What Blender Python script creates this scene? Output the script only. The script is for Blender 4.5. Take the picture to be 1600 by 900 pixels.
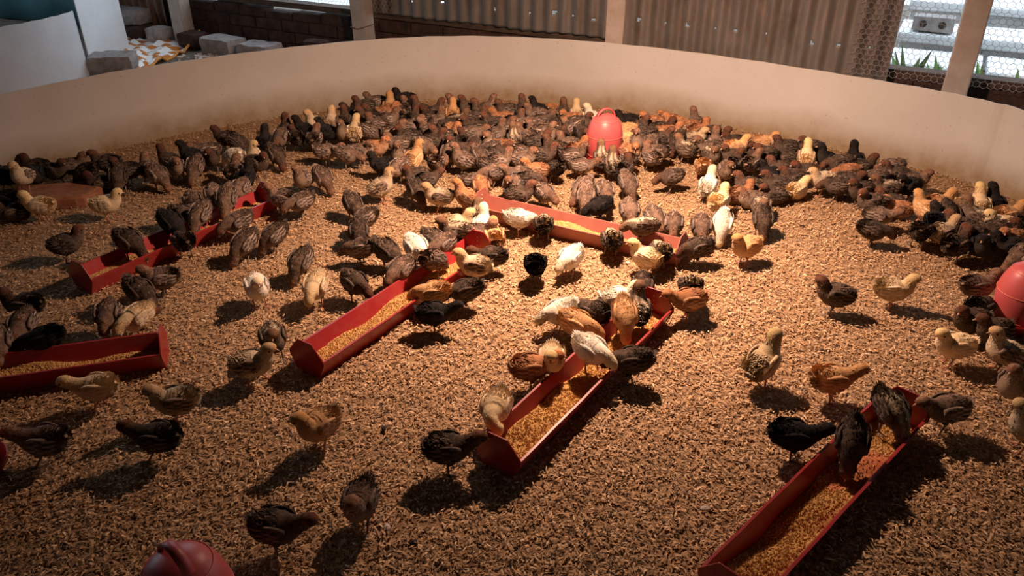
import bpy, math, random
import numpy as np
from mathutils import Vector, Matrix

for o in list(bpy.data.objects): bpy.data.objects.remove(o)
S = bpy.context.scene
COL = S.collection
R = math.radians
random.seed(7); NP = np.random.RandomState(7)

# ------------------------------------------------------------------ camera
CAM_H = 1.2; FPX = 1230.0; PITCH = math.atan(FPX/2150.0)
cam_d = bpy.data.cameras.new('camera'); cam = bpy.data.objects.new('camera', cam_d); COL.objects.link(cam)
cam_d.sensor_width = 36; cam_d.lens = 36*FPX/1600; cam_d.clip_start = .02
cam.location = (0, 0, CAM_H); cam.rotation_euler = (math.pi/2-PITCH, 0, 0)
S.camera = cam
def P(px, py, z=0.0):
    """the point at height z that the photograph shows at this pixel"""
    x = (px-800)/FPX; y = -(py-450)/FPX
    d = (x, math.cos(PITCH)+y*math.sin(PITCH), -math.sin(PITCH)+y*math.cos(PITCH))
    t = (CAM_H-z)/-d[2]
    return d[0]*t, d[1]*t

# ------------------------------------------------------------------ light
W = bpy.data.worlds.new('sky'); S.world = W; W.use_nodes = True
bg = W.node_tree.nodes['Background']; bg.inputs[0].default_value = (.72, .86, 1, 1); bg.inputs[1].default_value = 2.6
LAMP_POS = (.25, 2.34, 1.10)
LAMP_W = 205; LAMP_COL = (1, .62, .44); LAMP_AIM = (.05, .264, -1)
S.view_settings.view_transform = 'Standard'; S.view_settings.look = 'None'
S.view_settings.gamma = 1; S.view_settings.use_curve_mapping = False; S.view_settings.exposure = 0

# ------------------------------------------------------------------ helpers
class MB:
    """collects vertices and faces, becomes one mesh"""
    def __init__(s): s.v = []; s.f = []; s.m = []; s.c = []; s.cur = 0; s.col = (0, 0, 0, 1)
    def add(s, vs, fs, cols=None):
        b = len(s.v); s.v += [tuple(v) for v in vs]; s.f += [tuple(i+b for i in f) for f in fs]
        s.m += [s.cur]*len(fs); s.c += cols if cols else [s.col]*len(vs)
    def box(s, c, d, rz=0, jit=0, M=None):
        vs = []
        for x in (-1, 1):
            for y in (-1, 1):
                for z in (-1, 1):
                    v = Vector((x*d[0]/2, y*d[1]/2, z*d[2]/2))
                    v = Matrix.Rotation(rz, 3, 'Z') @ v
                    if M: v = M @ v
                    vs.append((v.x+c[0]+random.uniform(-jit, jit), v.y+c[1]+random.uniform(-jit, jit), v.z+c[2]+random.uniform(-jit, jit)))
        s.add(vs, [(0,1,3,2), (4,6,7,5), (0,4,5,1), (2,3,7,6), (0,2,6,4), (1,5,7,3)])
    def tube(s, pts, rad, n=6, cap=True):
        pts = [Vector(p) for p in pts]
        if not hasattr(rad, '__len__'): rad = [rad]*len(pts)
        vs = []; fs = []
        for i, p in enumerate(pts):
            t = (pts[min(i+1, len(pts)-1)]-pts[max(i-1, 0)]).normalized()
            a = t.cross(Vector((0, 0, 1)))
            if a.length < .05: a = t.cross(Vector((0, 1, 0)))
            a.normalize(); b = t.cross(a)
            for k in range(n):
                an = 2*math.pi*k/n; vs.append(p+(a*math.cos(an)+b*math.sin(an))*rad[i])
        for i in range(len(pts)-1):
            for k in range(n):
                k2 = (k+1) % n; fs.append((i*n+k, i*n+k2, (i+1)*n+k2, (i+1)*n+k))
        if cap: fs.append(tuple(range(n-1, -1, -1))); fs.append(tuple((len(pts)-1)*n+k for k in range(n)))
        s.add(vs, fs)
    def lathe(s, prof, n=40, c=(0, 0, 0)):
        vs = []; fs = []
        for r, z in prof:
            for k in range(n):
                a = 2*math.pi*k/n; vs.append((c[0]+r*math.cos(a), c[1]+r*math.sin(a), c[2]+z))
        for i in range(len(prof)-1):
            for k in range(n):
                k2 = (k+1) % n; fs.append((i*n+k, i*n+k2, (i+1)*n+k2, (i+1)*n+k))
        s.add(vs, fs)
    def ball(s, c, r, n=8, sc=(1, 1, 1)):
        vs = []; fs = []; m = n//2+1
        for i in range(m+1):
            t = math.pi*i/m
            for k in range(n):
                a = 2*math.pi*k/n
                vs.append((c[0]+r*sc[0]*math.sin(t)*math.cos(a), c[1]+r*sc[1]*math.sin(t)*math.sin(a), c[2]+r*sc[2]*math.cos(t)))
        for i in range(m):
            for k in range(n):
                k2 = (k+1) % n; fs.append((i*n+k, (i+1)*n+k, (i+1)*n+k2, i*n+k2))
        s.add(vs, fs)
    def mesh(s, name, mats, smooth=False, zone=False):
        me = bpy.data.meshes.new(name); me.from_pydata(s.v, [], s.f)
        for m in mats: me.materials.append(m)
        me.polygons.foreach_set('material_index', s.m)
        if smooth: me.polygons.foreach_set('use_smooth', [True]*len(s.f))
        if zone:
            a = me.color_attributes.new('zone', 'FLOAT_COLOR', 'POINT')
            a.data.foreach_set('color', [x for c in s.c for x in c])
        me.update(); return me
    def build(s, name, mats, parent=None, smooth=False, loc=(0, 0, 0), rz=0, zone=False, bevel=0):
        if not isinstance(mats, (list, tuple)): mats = [mats]
        o = bpy.data.objects.new(name, s.mesh(name, mats, smooth, zone)); COL.objects.link(o)
        o.location = loc; o.rotation_euler = (0, 0, rz)
        if parent: o.parent = parent
        if bevel:
            b = o.modifiers.new('b', 'BEVEL'); b.width = bevel; b.segments = 2; b.limit_method = 'ANGLE'
        return o
def tag(o, label=None, cat=None, group=None, kind=None):
    if label: o['label'] = label
    if cat: o['category'] = cat
    if group: o['group'] = group
    if kind: o['kind'] = kind
    return o
def empty(name, loc, rz=0):
    o = bpy.data.objects.new(name, None); COL.objects.link(o); o.location = loc; o.rotation_euler = (0, 0, rz)
    o.empty_display_size = .02; return o

# ------------------------------------------------------------------ materials
class NT:
    def __init__(s, name, rough=.8, spec=.3):
        s.m = bpy.data.materials.new(name); s.m.use_nodes = True; s.t = s.m.node_tree
        s.b = s.t.nodes['Principled BSDF']; s.b.inputs['Roughness'].default_value = rough
        s.b.inputs['Specular IOR Level'].default_value = spec
        s.tc = s.t.nodes.new('ShaderNodeTexCoord')
    def n(s, typ, **kw):
        x = s.t.nodes.new(typ)
        for k, v in kw.items():
            if k in x.inputs: x.inputs[k].default_value = v
            else: setattr(x, k, v)
        return x
    def l(s, a, b): s.t.links.new(a, b)
    def noise(s, scale, detail=4, rough=.6, vec=None, stretch=None, dist=0):
        x = s.n('ShaderNodeTexNoise'); x.inputs['Scale'].default_value = scale
        x.inputs['Detail'].default_value = detail; x.inputs['Roughness'].default_value = rough; x.inputs['Distortion'].default_value = dist
        v = vec or s.tc.outputs['Object']
        if stretch:
            mp = s.n('ShaderNodeMapping'); mp.inputs['Scale'].default_value = stretch; s.l(v, mp.inputs[0]); v = mp.outputs[0]
        s.l(v, x.inputs['Vector']); return x.outputs['Fac']
    def ramp(s, fac, stops):
        r = s.n('ShaderNodeValToRGB'); e = r.color_ramp.elements
        while len(e) < len(stops): e.new(.5)
        for i, (p, c) in enumerate(stops): e[i].position = p; e[i].color = (*c, 1) if len(c) == 3 else c
        s.l(fac, r.inputs[0]); return r.outputs[0]
    def mix(s, fac, a, b, mode='MIX'):
        m = s.n('ShaderNodeMix'); m.data_type = 'RGBA'; m.blend_type = mode
        for inp, v in ((m.inputs[0], fac), (m.inputs[6], a), (m.inputs[7], b)):
            if hasattr(v, 'links'): s.l(v, inp)
            elif isinstance(v, (int, float)): inp.default_value = v
            else: inp.default_value = (*v, 1)
        return m.outputs[2]
    def math(s, op, a, b=0):
        m = s.n('ShaderNodeMath'); m.operation = op
        for i, v in enumerate((a, b)):
            if hasattr(v, 'links'): s.l(v, m.inputs[i])
            else: m.inputs[i].default_value = v
        return m.outputs[0]
    def color(s, c): s.l(c, s.b.inputs['Base Color']); return s
    def bump(s, h, strength=.5, dist=.01):
        b = s.n('ShaderNodeBump'); b.inputs['Strength'].default_value = strength; b.inputs['Distance'].default_value = dist
        s.l(h, b.inputs['Height']); s.l(b.outputs[0], s.b.inputs['Normal']); return s
def simple(name, c1, c2, scale=20, rough=.8, spec=.3, bump=.3, bd=.005, stretch=None, detail=5):
    t = NT(name, rough, spec); f = t.noise(scale, detail, .65, stretch=stretch)
    t.color(t.ramp(f, [(.3, c1), (.7, c2)])); t.bump(f, bump, bd); return t.m

# litter
t = NT('rice_husk_litter', .9, .15)
f1 = t.noise(260, 3, .7, stretch=(1, .45, 1), dist=1.5); f2 = t.noise(5, 5, .6); f3 = t.noise(120, 4, .7)
c = t.ramp(f1, [(.35, (.15, .085, .042)), (.5, (.44, .275, .145)), (.68, (.74, .50, .29))])
c = t.mix(.35, c, t.ramp(f3, [(.35, (.22, .13, .068)), (.7, (.64, .43, .25))]))
c = t.mix(t.ramp(f2, [(.45, (0, 0, 0)), (.7, (.55, .55, .55))]), c, (.30, .185, .10))
t.color(c).bump(f1, .8, .005); M_LIT = t.m
t = NT('husk_flake', .85, .25)
oi = t.n('ShaderNodeAttribute', attribute_name='zone')
t.color(oi.outputs['Color']); M_FLAKE = t.m
# fence
t = NT('plastic_fence_sheet', .55, .3)
sep = t.n('ShaderNodeSeparateXYZ'); t.l(t.tc.outputs['Object'], sep.inputs[0])
n1 = t.noise(3.2, 5, .65); n2 = t.noise(90, 2, .5); n3 = t.noise(14, 5, .7)
hh = t.math('ADD', sep.outputs['Z'], t.math('MULTIPLY', t.math('SUBTRACT', n1, .5), -.16))
dirt = t.ramp(hh, [(.02, (1, 1, 1)), (.15, (0, 0, 0))])
c = t.ramp(n1, [(.3, (.56, .545, .50)), (.7, (.63, .615, .57))])
c = t.mix(t.math('MULTIPLY', dirt, t.math('ADD', .35, n3)), c, (.27, .19, .09))
spk = t.ramp(n2, [(.25, (1, 1, 1)), (.29, (0, 0, 0))])
c = t.mix(t.math('MULTIPLY', spk, .55), c, (.24, .17, .11))
t.color(c).bump(n3, .08, .002); M_FENCE = t.m
t = NT('white_sheet', .45, .35); n = t.noise(6, 5, .6)
t.color(t.ramp(n, [(.3, (.68, .69, .70)), (.75, (.80, .81, .82))])); M_SHEET = t.m
def plastic(name, c, rough=.32, dust=.35):
    t = NT(name, rough, .5); n = t.noise(25, 6, .7)
    d = t.ramp(n, [(.45, (0, 0, 0)), (.8, (1, 1, 1))])
    t.color(t.mix(t.math('MULTIPLY', d, dust), c, tuple(min(1, x*.5+y) for x, y in zip(c, (.25, .14, .09))))); t.bump(n, .05, .002); return t.m
M_RED = plastic('red_plastic', (.36, .028, .030)); M_PINK = plastic('faded_red_plastic', (.60, .105, .105), .42); M_REDT = plastic('dusty_red_plastic', (.35, .115, .085), .6, .6)
M_PINKL = plastic('pale_red_seam', (.85, .24, .19), .4)
M_REDD = plastic('deep_red_plastic', (.30, .016, .018))
M_HOLE = simple('pale_rivet', (.7, .55, .45), (.8, .65, .5))
t = NT('feed_crumble', .9, .2); n = t.noise(180, 3, .7); n2 = t.noise(9, 3, .6)
t.color(t.ramp(n, [(.3, (.38, .20, .06)), (.6, (.82, .50, .18))])).bump(n, 1.0, .005); M_FEED = t.m
t = NT('feed_dust_on_red', .85, .2); n = t.noise(160, 3, .7)
t.color(t.ramp(n, [(.35, (.45, .12, .06)), (.65, (.68, .30, .14))])).bump(n, .5, .002); M_FEEDR = t.m
M_CRUMB = simple('feed_crumb', (.50, .29, .10), (.82, .54, .24), 300)
# building
t = NT('corrugated_iron', .55, .35); t.b.inputs['Metallic'].default_value = .25
n1 = t.noise(3, 6, .7, stretch=(1, 1, .35)); n2 = t.noise(30, 5, .7, stretch=(1, 1, .2))
c = t.ramp(n1, [(.35, (.13, .115, .10)), (.6, (.20, .185, .165)), (.8, (.26, .245, .22))])
n3 = t.noise(7, 5, .7, stretch=(1, 1, .6))
c = t.mix(t.ramp(n2, [(.5, (0, 0, 0)), (.75, (.7, .7, .7))]), c, (.15, .085, .055))
c = t.mix(t.ramp(n3, [(.52, (0, 0, 0)), (.72, (.8, .8, .8))]), c, (.10, .085, .06)); c = t.mix(t.ramp(n3, [(.28, (.55, .55, .55)), (.42, (0, 0, 0))]), c, (.34, .25, .20))
t.color(c).bump(n2, .15, .003); M_IRON = t.m
M_IRONR = simple('rusty_iron', (.09, .045, .025), (.20, .12, .075), 12, .8, .2)
M_CONC = simple('concrete_post', (.36, .29, .24), (.50, .43, .37), 9, .9, .2, .4, .004)
M_CONCP = simple('pale_concrete', (.66, .66, .66), (.88, .88, .87), 10, .9, .2, .4, .006)
M_BLOCK = simple('mortared_brick', (.22, .19, .18), (.42, .38, .36), 18, .95, .15, .8, .01)
M_BRICK = simple('red_brick', (.22, .085, .045), (.38, .17, .09), 22, .95, .15, .7, .008)
M_BRICKD = simple('dark_brick', (.03, .020, .017), (.09, .052, .04), 12, .95, .1, .8, .012)
M_BEAM = simple('old_timber', (.04, .026, .018), (.11, .07, .045), 10, .85, .2, .5, .004, (1, 1, 6))
M_EARTH = simple('bare_earth', (.10, .08, .06), (.24, .21, .18), 9, .95, .1, .8, .01)
M_OUT = simple('outside_ground', (.55, .57, .58), (.85, .86, .86), 7, .95, .1, .5, .01)
M_WIRE = simple('galvanised_wire', (.25, .20, .19), (.42, .36, .36), 40, .5, .5)
M_TEAL = simple('teal_tarpaulin', (.03, .10, .12), (.06, .17, .19), 6, .5, .4, .4, .01)
M_CEIL = simple('ceiling_sheet', (.04, .035, .03), (.08, .07, .06), 5, .8, .2)
M_LEAF = simple('weed_leaf', (.22, .46, .16), (.42, .66, .30), 20, .6, .3)
M_DARK = simple('droppings_hole_shade', (.03, .022, .018), (.07, .05, .035), 80, .9)  # colours the droppings and the shaded holes of the hollow brick
M_STONE = simple('pale_stone', (.5, .42, .36), (.7, .6, .52), 60, .8)
t = NT('striped_sack', .8, .2)
wv = t.n('ShaderNodeTexWave'); wv.inputs['Scale'].default_value = 3.0; wv.inputs['Distortion'].default_value = 1.6; wv.inputs['Detail'].default_value = 1; wv.inputs['Detail Scale'].default_value = .6
mp = t.n('ShaderNodeMapping'); mp.inputs['Rotation'].default_value = (0, 0, R(62)); t.l(t.tc.outputs['Object'], mp.inputs[0]); t.l(mp.outputs[0], wv.inputs[0])
t.color(t.ramp(wv.outputs[0], [(.42, (.88, .86, .84)), (.66, (.86, .82, .78)), (.74, (.58, .21, .045)), (.95, (.56, .19, .04))])); M_SACK = t.m
M_ORANGE = simple('orange_hem', (.60, .24, .05), (.75, .34, .09), 20)

# ------------------------------------------------------------------ the ring fence (needed for placing)
FH = .33
TOPPX = [(0, 148), (70, 132), (140, 115), (265, 96), (400, 80), (480, 70), (560, 62), (630, 56.5), (700, 54), (775, 54.5), (850, 58), (925, 63.5), (1000, 70), (1100, 82), (1200, 97), (1300, 113), (1400, 130), (1460, 139), (1520, 151), (1560, 160), (1600, 172)]
ring = [P(x, y, FH) for x, y in TOPPX]
ring = [(-2.22, 2.62)] + ring + [(2.00, 2.45), (2.08, 1.9), (1.95, 1.2), (1.5, .55), (.8, .2), (0, .1), (-.9, .18), (-1.6, .55), (-2.1, 1.2), (-2.3, 1.95)]
def smooth_loop(p, k=4, closed=True, it=1):
    p = [Vector((a, b, 0)) for a, b in p]; n = len(p); out = []
    for i in range(n if closed else n-1):
        a, b, c, d = (p[(i-1) % n], p[i], p[(i+1) % n], p[(i+2) % n]) if closed else (p[max(i-1, 0)], p[i], p[i+1], p[min(i+2, n-1)])
        for j in range(k):
            u = j/k
            out.append(.5*((2*b)+(c-a)*u+(2*a-5*b+4*c-d)*u*u+(3*b-a-3*c+d)*u**3))
    if not closed: out.append(p[-1])
    return out
for _ in range(3):   # iron out reading errors
    rr = list(ring)
    for i in range(2, 21): rr[i] = tuple(.25*ring[i-1][k]+.5*ring[i][k]+.25*ring[i+1][k] for k in (0, 1))
    ring = rr
RING = smooth_loop(ring)
def sheet_strip(pts, z0, z1, th, closed, lean=None):
    m = MB(); n = len(pts); vs = []; fs = []
    for i, p in enumerate(pts):
        a = pts[(i-1) % n] if closed or i > 0 else p; b = pts[(i+1) % n] if closed or i < n-1 else p
        t_ = (b-a).normalized(); nn = Vector((t_.y, -t_.x, 0))
        wob = .0012*math.sin(i*1.7)
        for off, z in ((-th/2, z0), (-th/2, z1), (th/2, z1), (th/2, z0)):
            vs.append((p.x+nn.x*off, p.y+nn.y*off, z+(wob if z == z1 else 0)))
    for i in range(n if closed else n-1):
        j = (i+1) % n
        for k in range(4): fs.append((i*4+k, i*4+(k+1) % 4, j*4+(k+1) % 4, j*4+k))
    if not closed: fs += [(0, 1, 2, 3), tuple((n-1)*4+k for k in (3, 2, 1, 0))]
    m.add(vs, fs); return m
o = sheet_strip(RING, 0, FH, .004, True).build('brooder_fence', M_FENCE, smooth=False)
tag(o, 'cream plastic sheet bent into the ring fence around all the chicks', 'fence')
RX = np.array([(p.x, p.y) for p in RING])
def inside_push(x, y, d):
    dd = np.hypot(RX[:, 0]-x, RX[:, 1]-y); i = int(dd.argmin())
    a = RX[i]; c0 = np.array((0, 1.9)); nrm = (RX[(i+1) % len(RX)]-RX[i-1]); nrm = np.array((nrm[1], -nrm[0])); nrm /= np.hypot(*nrm)
    if (c0-a)@nrm < 0: nrm = -nrm
    h = (np.array((x, y))-a)@nrm
    if h < d: x += nrm[0]*(d-h); y += nrm[1]*(d-h)
    return x, y

# ------------------------------------------------------------------ floor
m = MB(); N = 60
for i in range(N+1):
    for j in range(N+1):
        x = -6+10*i/N; y = -2.8+9.6*j/N
        m.v.append((x, y, 0)); m.c.append((0, 0, 0, 1))
for i in range(N):
    for j in range(N): a = i*(N+1)+j; m.f.append((a, a+N+1, a+N+2, a+1)); m.m.append(0)
fl = m.build('floor', M_EARTH); tag(fl, 'bare earth floor of the shed', 'floor', kind='structure')
m = MB(); c0 = Vector((0, 1.8, .003)); vs = [c0]; ks = 14
for k in range(1, ks+1):
    for p in RING:
        q = c0.lerp(Vector((p.x, p.y, .003)), k/ks*.999)
        vs.append((q.x, q.y, .003+.0012*math.sin(q.x*9)*math.cos(q.y*8)))
n = len(RING); fs = [(0, 1+i, 1+(i+1) % n) for i in range(n)]
for k in range(ks-1):
    for i in range(n):
        j = (i+1) % n; a = 1+k*n
        fs.append((a+i, a+n+i, a+n+j, a+j))
m.add(vs, fs); o = m.build('litter_bed', M_LIT, smooth=True); tag(o, 'brown rice husk litter spread over the floor inside the ring', 'litter', kind='stuff')
# loose husks
from mathutils.geometry import intersect_point_tri_2d
def poly_inside(X, Y):
    c = np.zeros(len(X), bool); n = len(RX); j = n-1
    for i in range(n):
        xi, yi = RX[i]; xj, yj = RX[j]
        c ^= ((yi > Y) != (yj > Y)) & (X < (xj-xi)*(Y-yi)/(yj-yi+1e-12)+xi); j = i
    return c
NF = 190000
FX = -2.4+4.6*NP.rand(NF*3); FY = .75*(4.3/.75)**(NP.rand(NF*3)**1.12)   # thicker where the camera stands
ok = poly_inside(FX, FY); FX = FX[ok][:NF]; FY = FY[ok][:NF]; NF = len(FX)
ln = .0042+.0042*NP.rand(NF)**1.5; wd = .0012+.0010*NP.rand(NF); an = NP.rand(NF)*6.283
big = NP.rand(NF) < .012; ln[big] *= 2.6; wd[big] *= .7
zz = .0045+.0065*NP.rand(NF); tilt = (NP.rand(NF)-.5)*1.1; curl = .0030*NP.rand(NF); tilt[big] *= .2
ca, sa = np.cos(an), np.sin(an)
V = np.zeros((NF, 6, 3))
for k, (a, b, h) in enumerate(((-1, -.35, 0), (-1, .35, 0), (0, 1, 1), (0, -1, 1), (1, -.35, 0), (1, .35, 0))):
    lx = a*ln; ly = b*wd
    bend = curl*1.2*(a != 0)*NP.choice((-1, 1), NF)*0.8
    V[:, k, 0] = FX+lx*ca-(ly+bend)*sa; V[:, k, 1] = FY+lx*sa+(ly+bend)*ca
    V[:, k, 2] = zz+curl*h+tilt*lx*.6+b*wd*(NP.rand(NF)-.5)*.8
V[:, :, 2] = np.maximum(V[:, :, 2], .0032)
me = bpy.data.meshes.new('husk'); me.vertices.add(NF*6); me.vertices.foreach_set('co', V.ravel())
idx = (np.arange(NF)[:, None]*6+np.array([0, 3, 2, 1, 3, 4, 5, 2])[None]).ravel()
me.loops.add(NF*8); me.loops.foreach_set('vertex_index', idx)
me.polygons.add(NF*2); me.polygons.foreach_set('loop_start', np.arange(NF*2)*4)
me.update(calc_edges=True)
pal = np.array([(.70, .46, .26), (.58, .37, .20), (.42, .25, .13), (.82, .58, .35), (.20, .12, .065), (.62, .39, .20), (.54, .37, .22)])
cc = pal[NP.randint(0, 7, NF)]*(.75+.5*NP.rand(NF))[:, None]
ca_ = np.ones((NF, 6, 4)); ca_[:, :, :3] = cc[:, None]
at = me.color_attributes.new('zone', 'FLOAT_COLOR', 'POINT'); at.data.foreach_set('color', ca_.ravel())
cc = cc
me.materials.append(M_FLAKE)
o = bpy.data.objects.new('loose_husks', me); COL.objects.link(o); tag(o, 'loose curled rice husks lying on the litter', 'litter', kind='stuff')

# ------------------------------------------------------------------ building shell
WS = -.528; W0 = 4.35
WDIR = Vector((1, WS, 0)).normalized(); WN = Vector((WS, -1, 0)).normalized()   # WN points into the shed
WANG = math.atan2(WS, 1)
def wp(X, off=0, z=0): return Vector((X, W0+WS*X, z))+WN*off
def wall_px(px, py, off=0):
    x, y = P(px, py, 0); w0 = W0+WN.y*off-WS*WN.x*off
    tt = w0/(y-WS*x); return Vector((tt*x, tt*y, CAM_H*(1-tt)))
XL, XR = -5.6, 3.4; CH = 2.4
def wall_box(m, Xa, Xb, z0, z1, th=.1, off=0):
    a = wp(Xa); b = wp(Xb); c_ = (a+b)/2-WN*(th/2-off); m.box((c_.x, c_.y, (z0+z1)/2), ((b-a).length, th, z1-z0), WANG)
# low brick wall with courses
m = MB(); BH = .285
for r_ in range(4):
    x = -3.2-(r_ % 2)*.11
    while x < XR:
        x2 = x+.195
        top = BH*(r_+1)/4-.006
        if r_ == 3 and -2.15 < x < -.95: top -= random.uniform(.0, .035)
        wall_box(m, x, x2-.01, BH*r_/4, top, .10+random.uniform(-.008, .008), random.uniform(-.006, .006))
        x = x2
m.cur = 1; 
for (a_, b_) in ((-3.2, -2.2), (-.95, XR)): wall_box(m, a_, b_, 0, BH-.003, .07, -.012)
wall_box(m, -2.2, -.95, 0, BH-.04, .07, -.012)
o = m.build('wall_back', [M_BRICKD, M_BEAM], bevel=.003); tag(o, 'low dark brick wall behind the fence', 'wall', kind='structure')
m = MB(); wall_box(m, XL, -3.2, 0, CH, .1)
m.build('wall_back_far', M_BEAM)['kind'] = 'structure'
yl = W0+WS*XL; yr = W0+WS*XR
m = MB(); ya, yb = 3.6, 6.6    # unseen opening added near the back to brighten the sack and bricks
m.box((XL-.05, (ya-2.8)/2, CH/2), (.1, ya+2.8, CH)); m.box((XL-.05, (yb+yl)/2, CH/2), (.1, yl-yb, CH)); m.box((XL-.05, (ya+yb)/2, .35), (.1, yb-ya, .7)); m.build('wall_left', M_BEAM)['kind'] = 'structure'
m = MB(); m.box((XR+.05, (yr-2.8)/2, CH/2), (.1, yr+2.8, CH)); m.build('wall_right', M_BEAM)['kind'] = 'structure'
m = MB(); m.box(((XL+XR)/2, -2.85, CH/2), (XR-XL+.2, .1, CH)); m.build('wall_front', M_BEAM)['kind'] = 'structure'
m = MB(); q = [(XL-.1, -2.9), (XR+.1, -2.9), (XR+.1, yr+.25), (XL-.1, yl+.25)]
m.add([(x, y, CH) for x, y in q]+[(x, y, CH+.04) for x, y in q], [(0, 1, 2, 3), (7, 6, 5, 4), (0, 4, 5, 1), (1, 5, 6, 2), (2, 6, 7, 3), (3, 7, 4, 0)])
m.build('ceiling', M_CEIL)['kind'] = 'structure'
# sill beam
m = MB()
xs = [-2.35+i*.5 for i in range(12)]
wall_box(m, -2.35, XR, BH+.002, BH+.036, .09, .005)
o = m.build('sill_beam', M_BEAM, bevel=.003); tag(o, 'dark timber beam lying along the top of the low brick wall', 'beam')
for s_ in (-1,):
    m = MB(); wall_box(m, -3.2, XR, 2.28, 2.38, .09, .005); o = m.build('top_beam', M_BEAM, bevel=.003); tag(o, 'dark timber beam under the roof along the back wall', 'beam')

# unseen boarding added above the two wire openings to cut daylight in the pen
m = MB()
for a_, b_, zb in ((-2.4, -.7, 2.2), (1.45, XR, 1.0)):
    x = a_
    while x < b_-.02: wall_box(m, x, min(x+.14, b_), zb, 2.28, .02, .09+random.uniform(-.003, .003)); x += .145
o = m.build('wall_back_sky_block', M_BEAM); o['kind'] = 'structure'
# corrugated sheets
def corrugated(Xa, Xb, z0, holes, off, label, mat, pitch=.076, amp=.009):
    L = (wp(Xb)-wp(Xa)).length; du = pitch/10; nu = int(L/du)
    zs = list(np.arange(z0, .70, .009)) + list(np.arange(.72, 2.27, .12)) + [2.27]
    kill = set()
    for hx, hy, hs in holes:
        p = wall_px(hx, hy, off); u_ = (p-wp(Xa, off)).dot(WDIR); i = int(u_/du); j = int((p.z-z0)/.009)
        for (a_, b_) in (((0, 0),), ((0, 0), (1, 0)), ((0, 0), (1, 0), (0, 1)), ((0, 0), (1, 0), (1, 1), (2, 1), (0, 1)))[hs]: kill.add((i+a_, j+b_))
    m = MB(); vs = []
    for j, z in enumerate(zs):
        for i in range(nu+1):
            u_ = i*du; a_ = amp*math.cos(2*math.pi*u_/pitch)+.002*math.sin(u_*7+z*3)
            p = wp(Xa, off+a_)+WDIR*u_; zz_ = z
            if j == 0: zz_ = z+.004*math.sin(u_*11)
            vs.append((p.x, p.y, zz_))
    fs = []
    for j in range(len(zs)-1):
        for i in range(nu):
            if (i, j) in kill: continue
            a_ = j*(nu+1)+i; fs.append((a_, a_+1, a_+nu+2, a_+nu+1))
    m.add(vs, fs); o = m.build('corrugated_sheet', mat, smooth=True)
    sd = o.modifiers.new('s', 'SOLIDIFY'); sd.thickness = .0012
    tag(o, label, 'metal sheet'); return o
H1 = [(645, 1, 0), (690, 3, 1), (773, 14, 2), (826, 19, 0), (865, 21, 3), (894, 25, 1), (927, 31, 1)]
H2 = [(998, 31, 3), (1039, 36, 0), (1074, 40, 2), (1117, 45, 0), (1149, 47, 1), (1199, 53, 0), (1266, 67, 2), (1309, 71, 1), (1357, 75, 0)]
corrugated(-.80, .50, .322, H1, .03, 'weathered corrugated iron sheet between the two middle posts, pierced by small holes', M_IRON)
corrugated(.52, 1.66, .20, H2, .055, 'weathered corrugated iron sheet right of the middle post reaching behind the fence rim', M_IRON)
corrugated(-3.2, -2.32, .05, [], .03, 'dark rusty corrugated sheet behind the bricks left of the leaning post', M_IRONR)

# posts
POSTS = [(279, 5, .105, 'grey concrete post at far left rising behind the striped sack'), (564, 5, .10, 'concrete post with wire tied round it, left of the corrugated iron'),
         (965, 34, .092, 'tan concrete post in the middle of the corrugated iron wall'), (1517, 50, .098, 'rough tan concrete post between the two bright wire openings')]
for i, (px, py, w, lab) in enumerate(POSTS):
    p = wall_px(px, py, .085); m = MB(); zs = np.linspace(0, 2.27, 16)
    vs = []; fs = []
    for j, z in enumerate(zs):
        for sx, sy in ((-1, -1), (1, -1), (1, 1), (-1, 1)):
            vs.append((sx*w/2+random.uniform(-.0025, .0025), sy*w/2*.85+random.uniform(-.0025, .0025), z))
    for j in range(15):
        for k in range(4): fs.append((j*4+k, j*4+(k+1) % 4, j*4+4+(k+1) % 4, j*4+4+k))
    fs += [(3, 2, 1, 0), (60, 61, 62, 63)]; m.add(vs, fs)
    o = m.build('concrete_post', M_CONC, loc=(p.x, p.y, 0), rz=WANG, bevel=.006); tag(o, lab, 'post', 'concrete posts of the back wall')
    if i == 1:
        z = wall_px(px, 41, .085).z; mm = MB()
        q = [(-w*.56, -w*.48, 0), (0, -w*.5, -.006), (w*.56, -w*.48, .012), (w*.56, w*.48, .012), (-w*.56, w*.48, 0), (-w*.56, -w*.48, 0)]
        mm.tube([(a+p.x*0, b, c+z) for a, b, c in q], .0022); w_ = mm.build('tie_wire', M_IRONR, loc=(p.x, p.y, 0), rz=WANG); w_['label'] = 'rusty wire tied round the concrete post left of the corrugated iron'; w_['category'] = 'wire'

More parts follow.
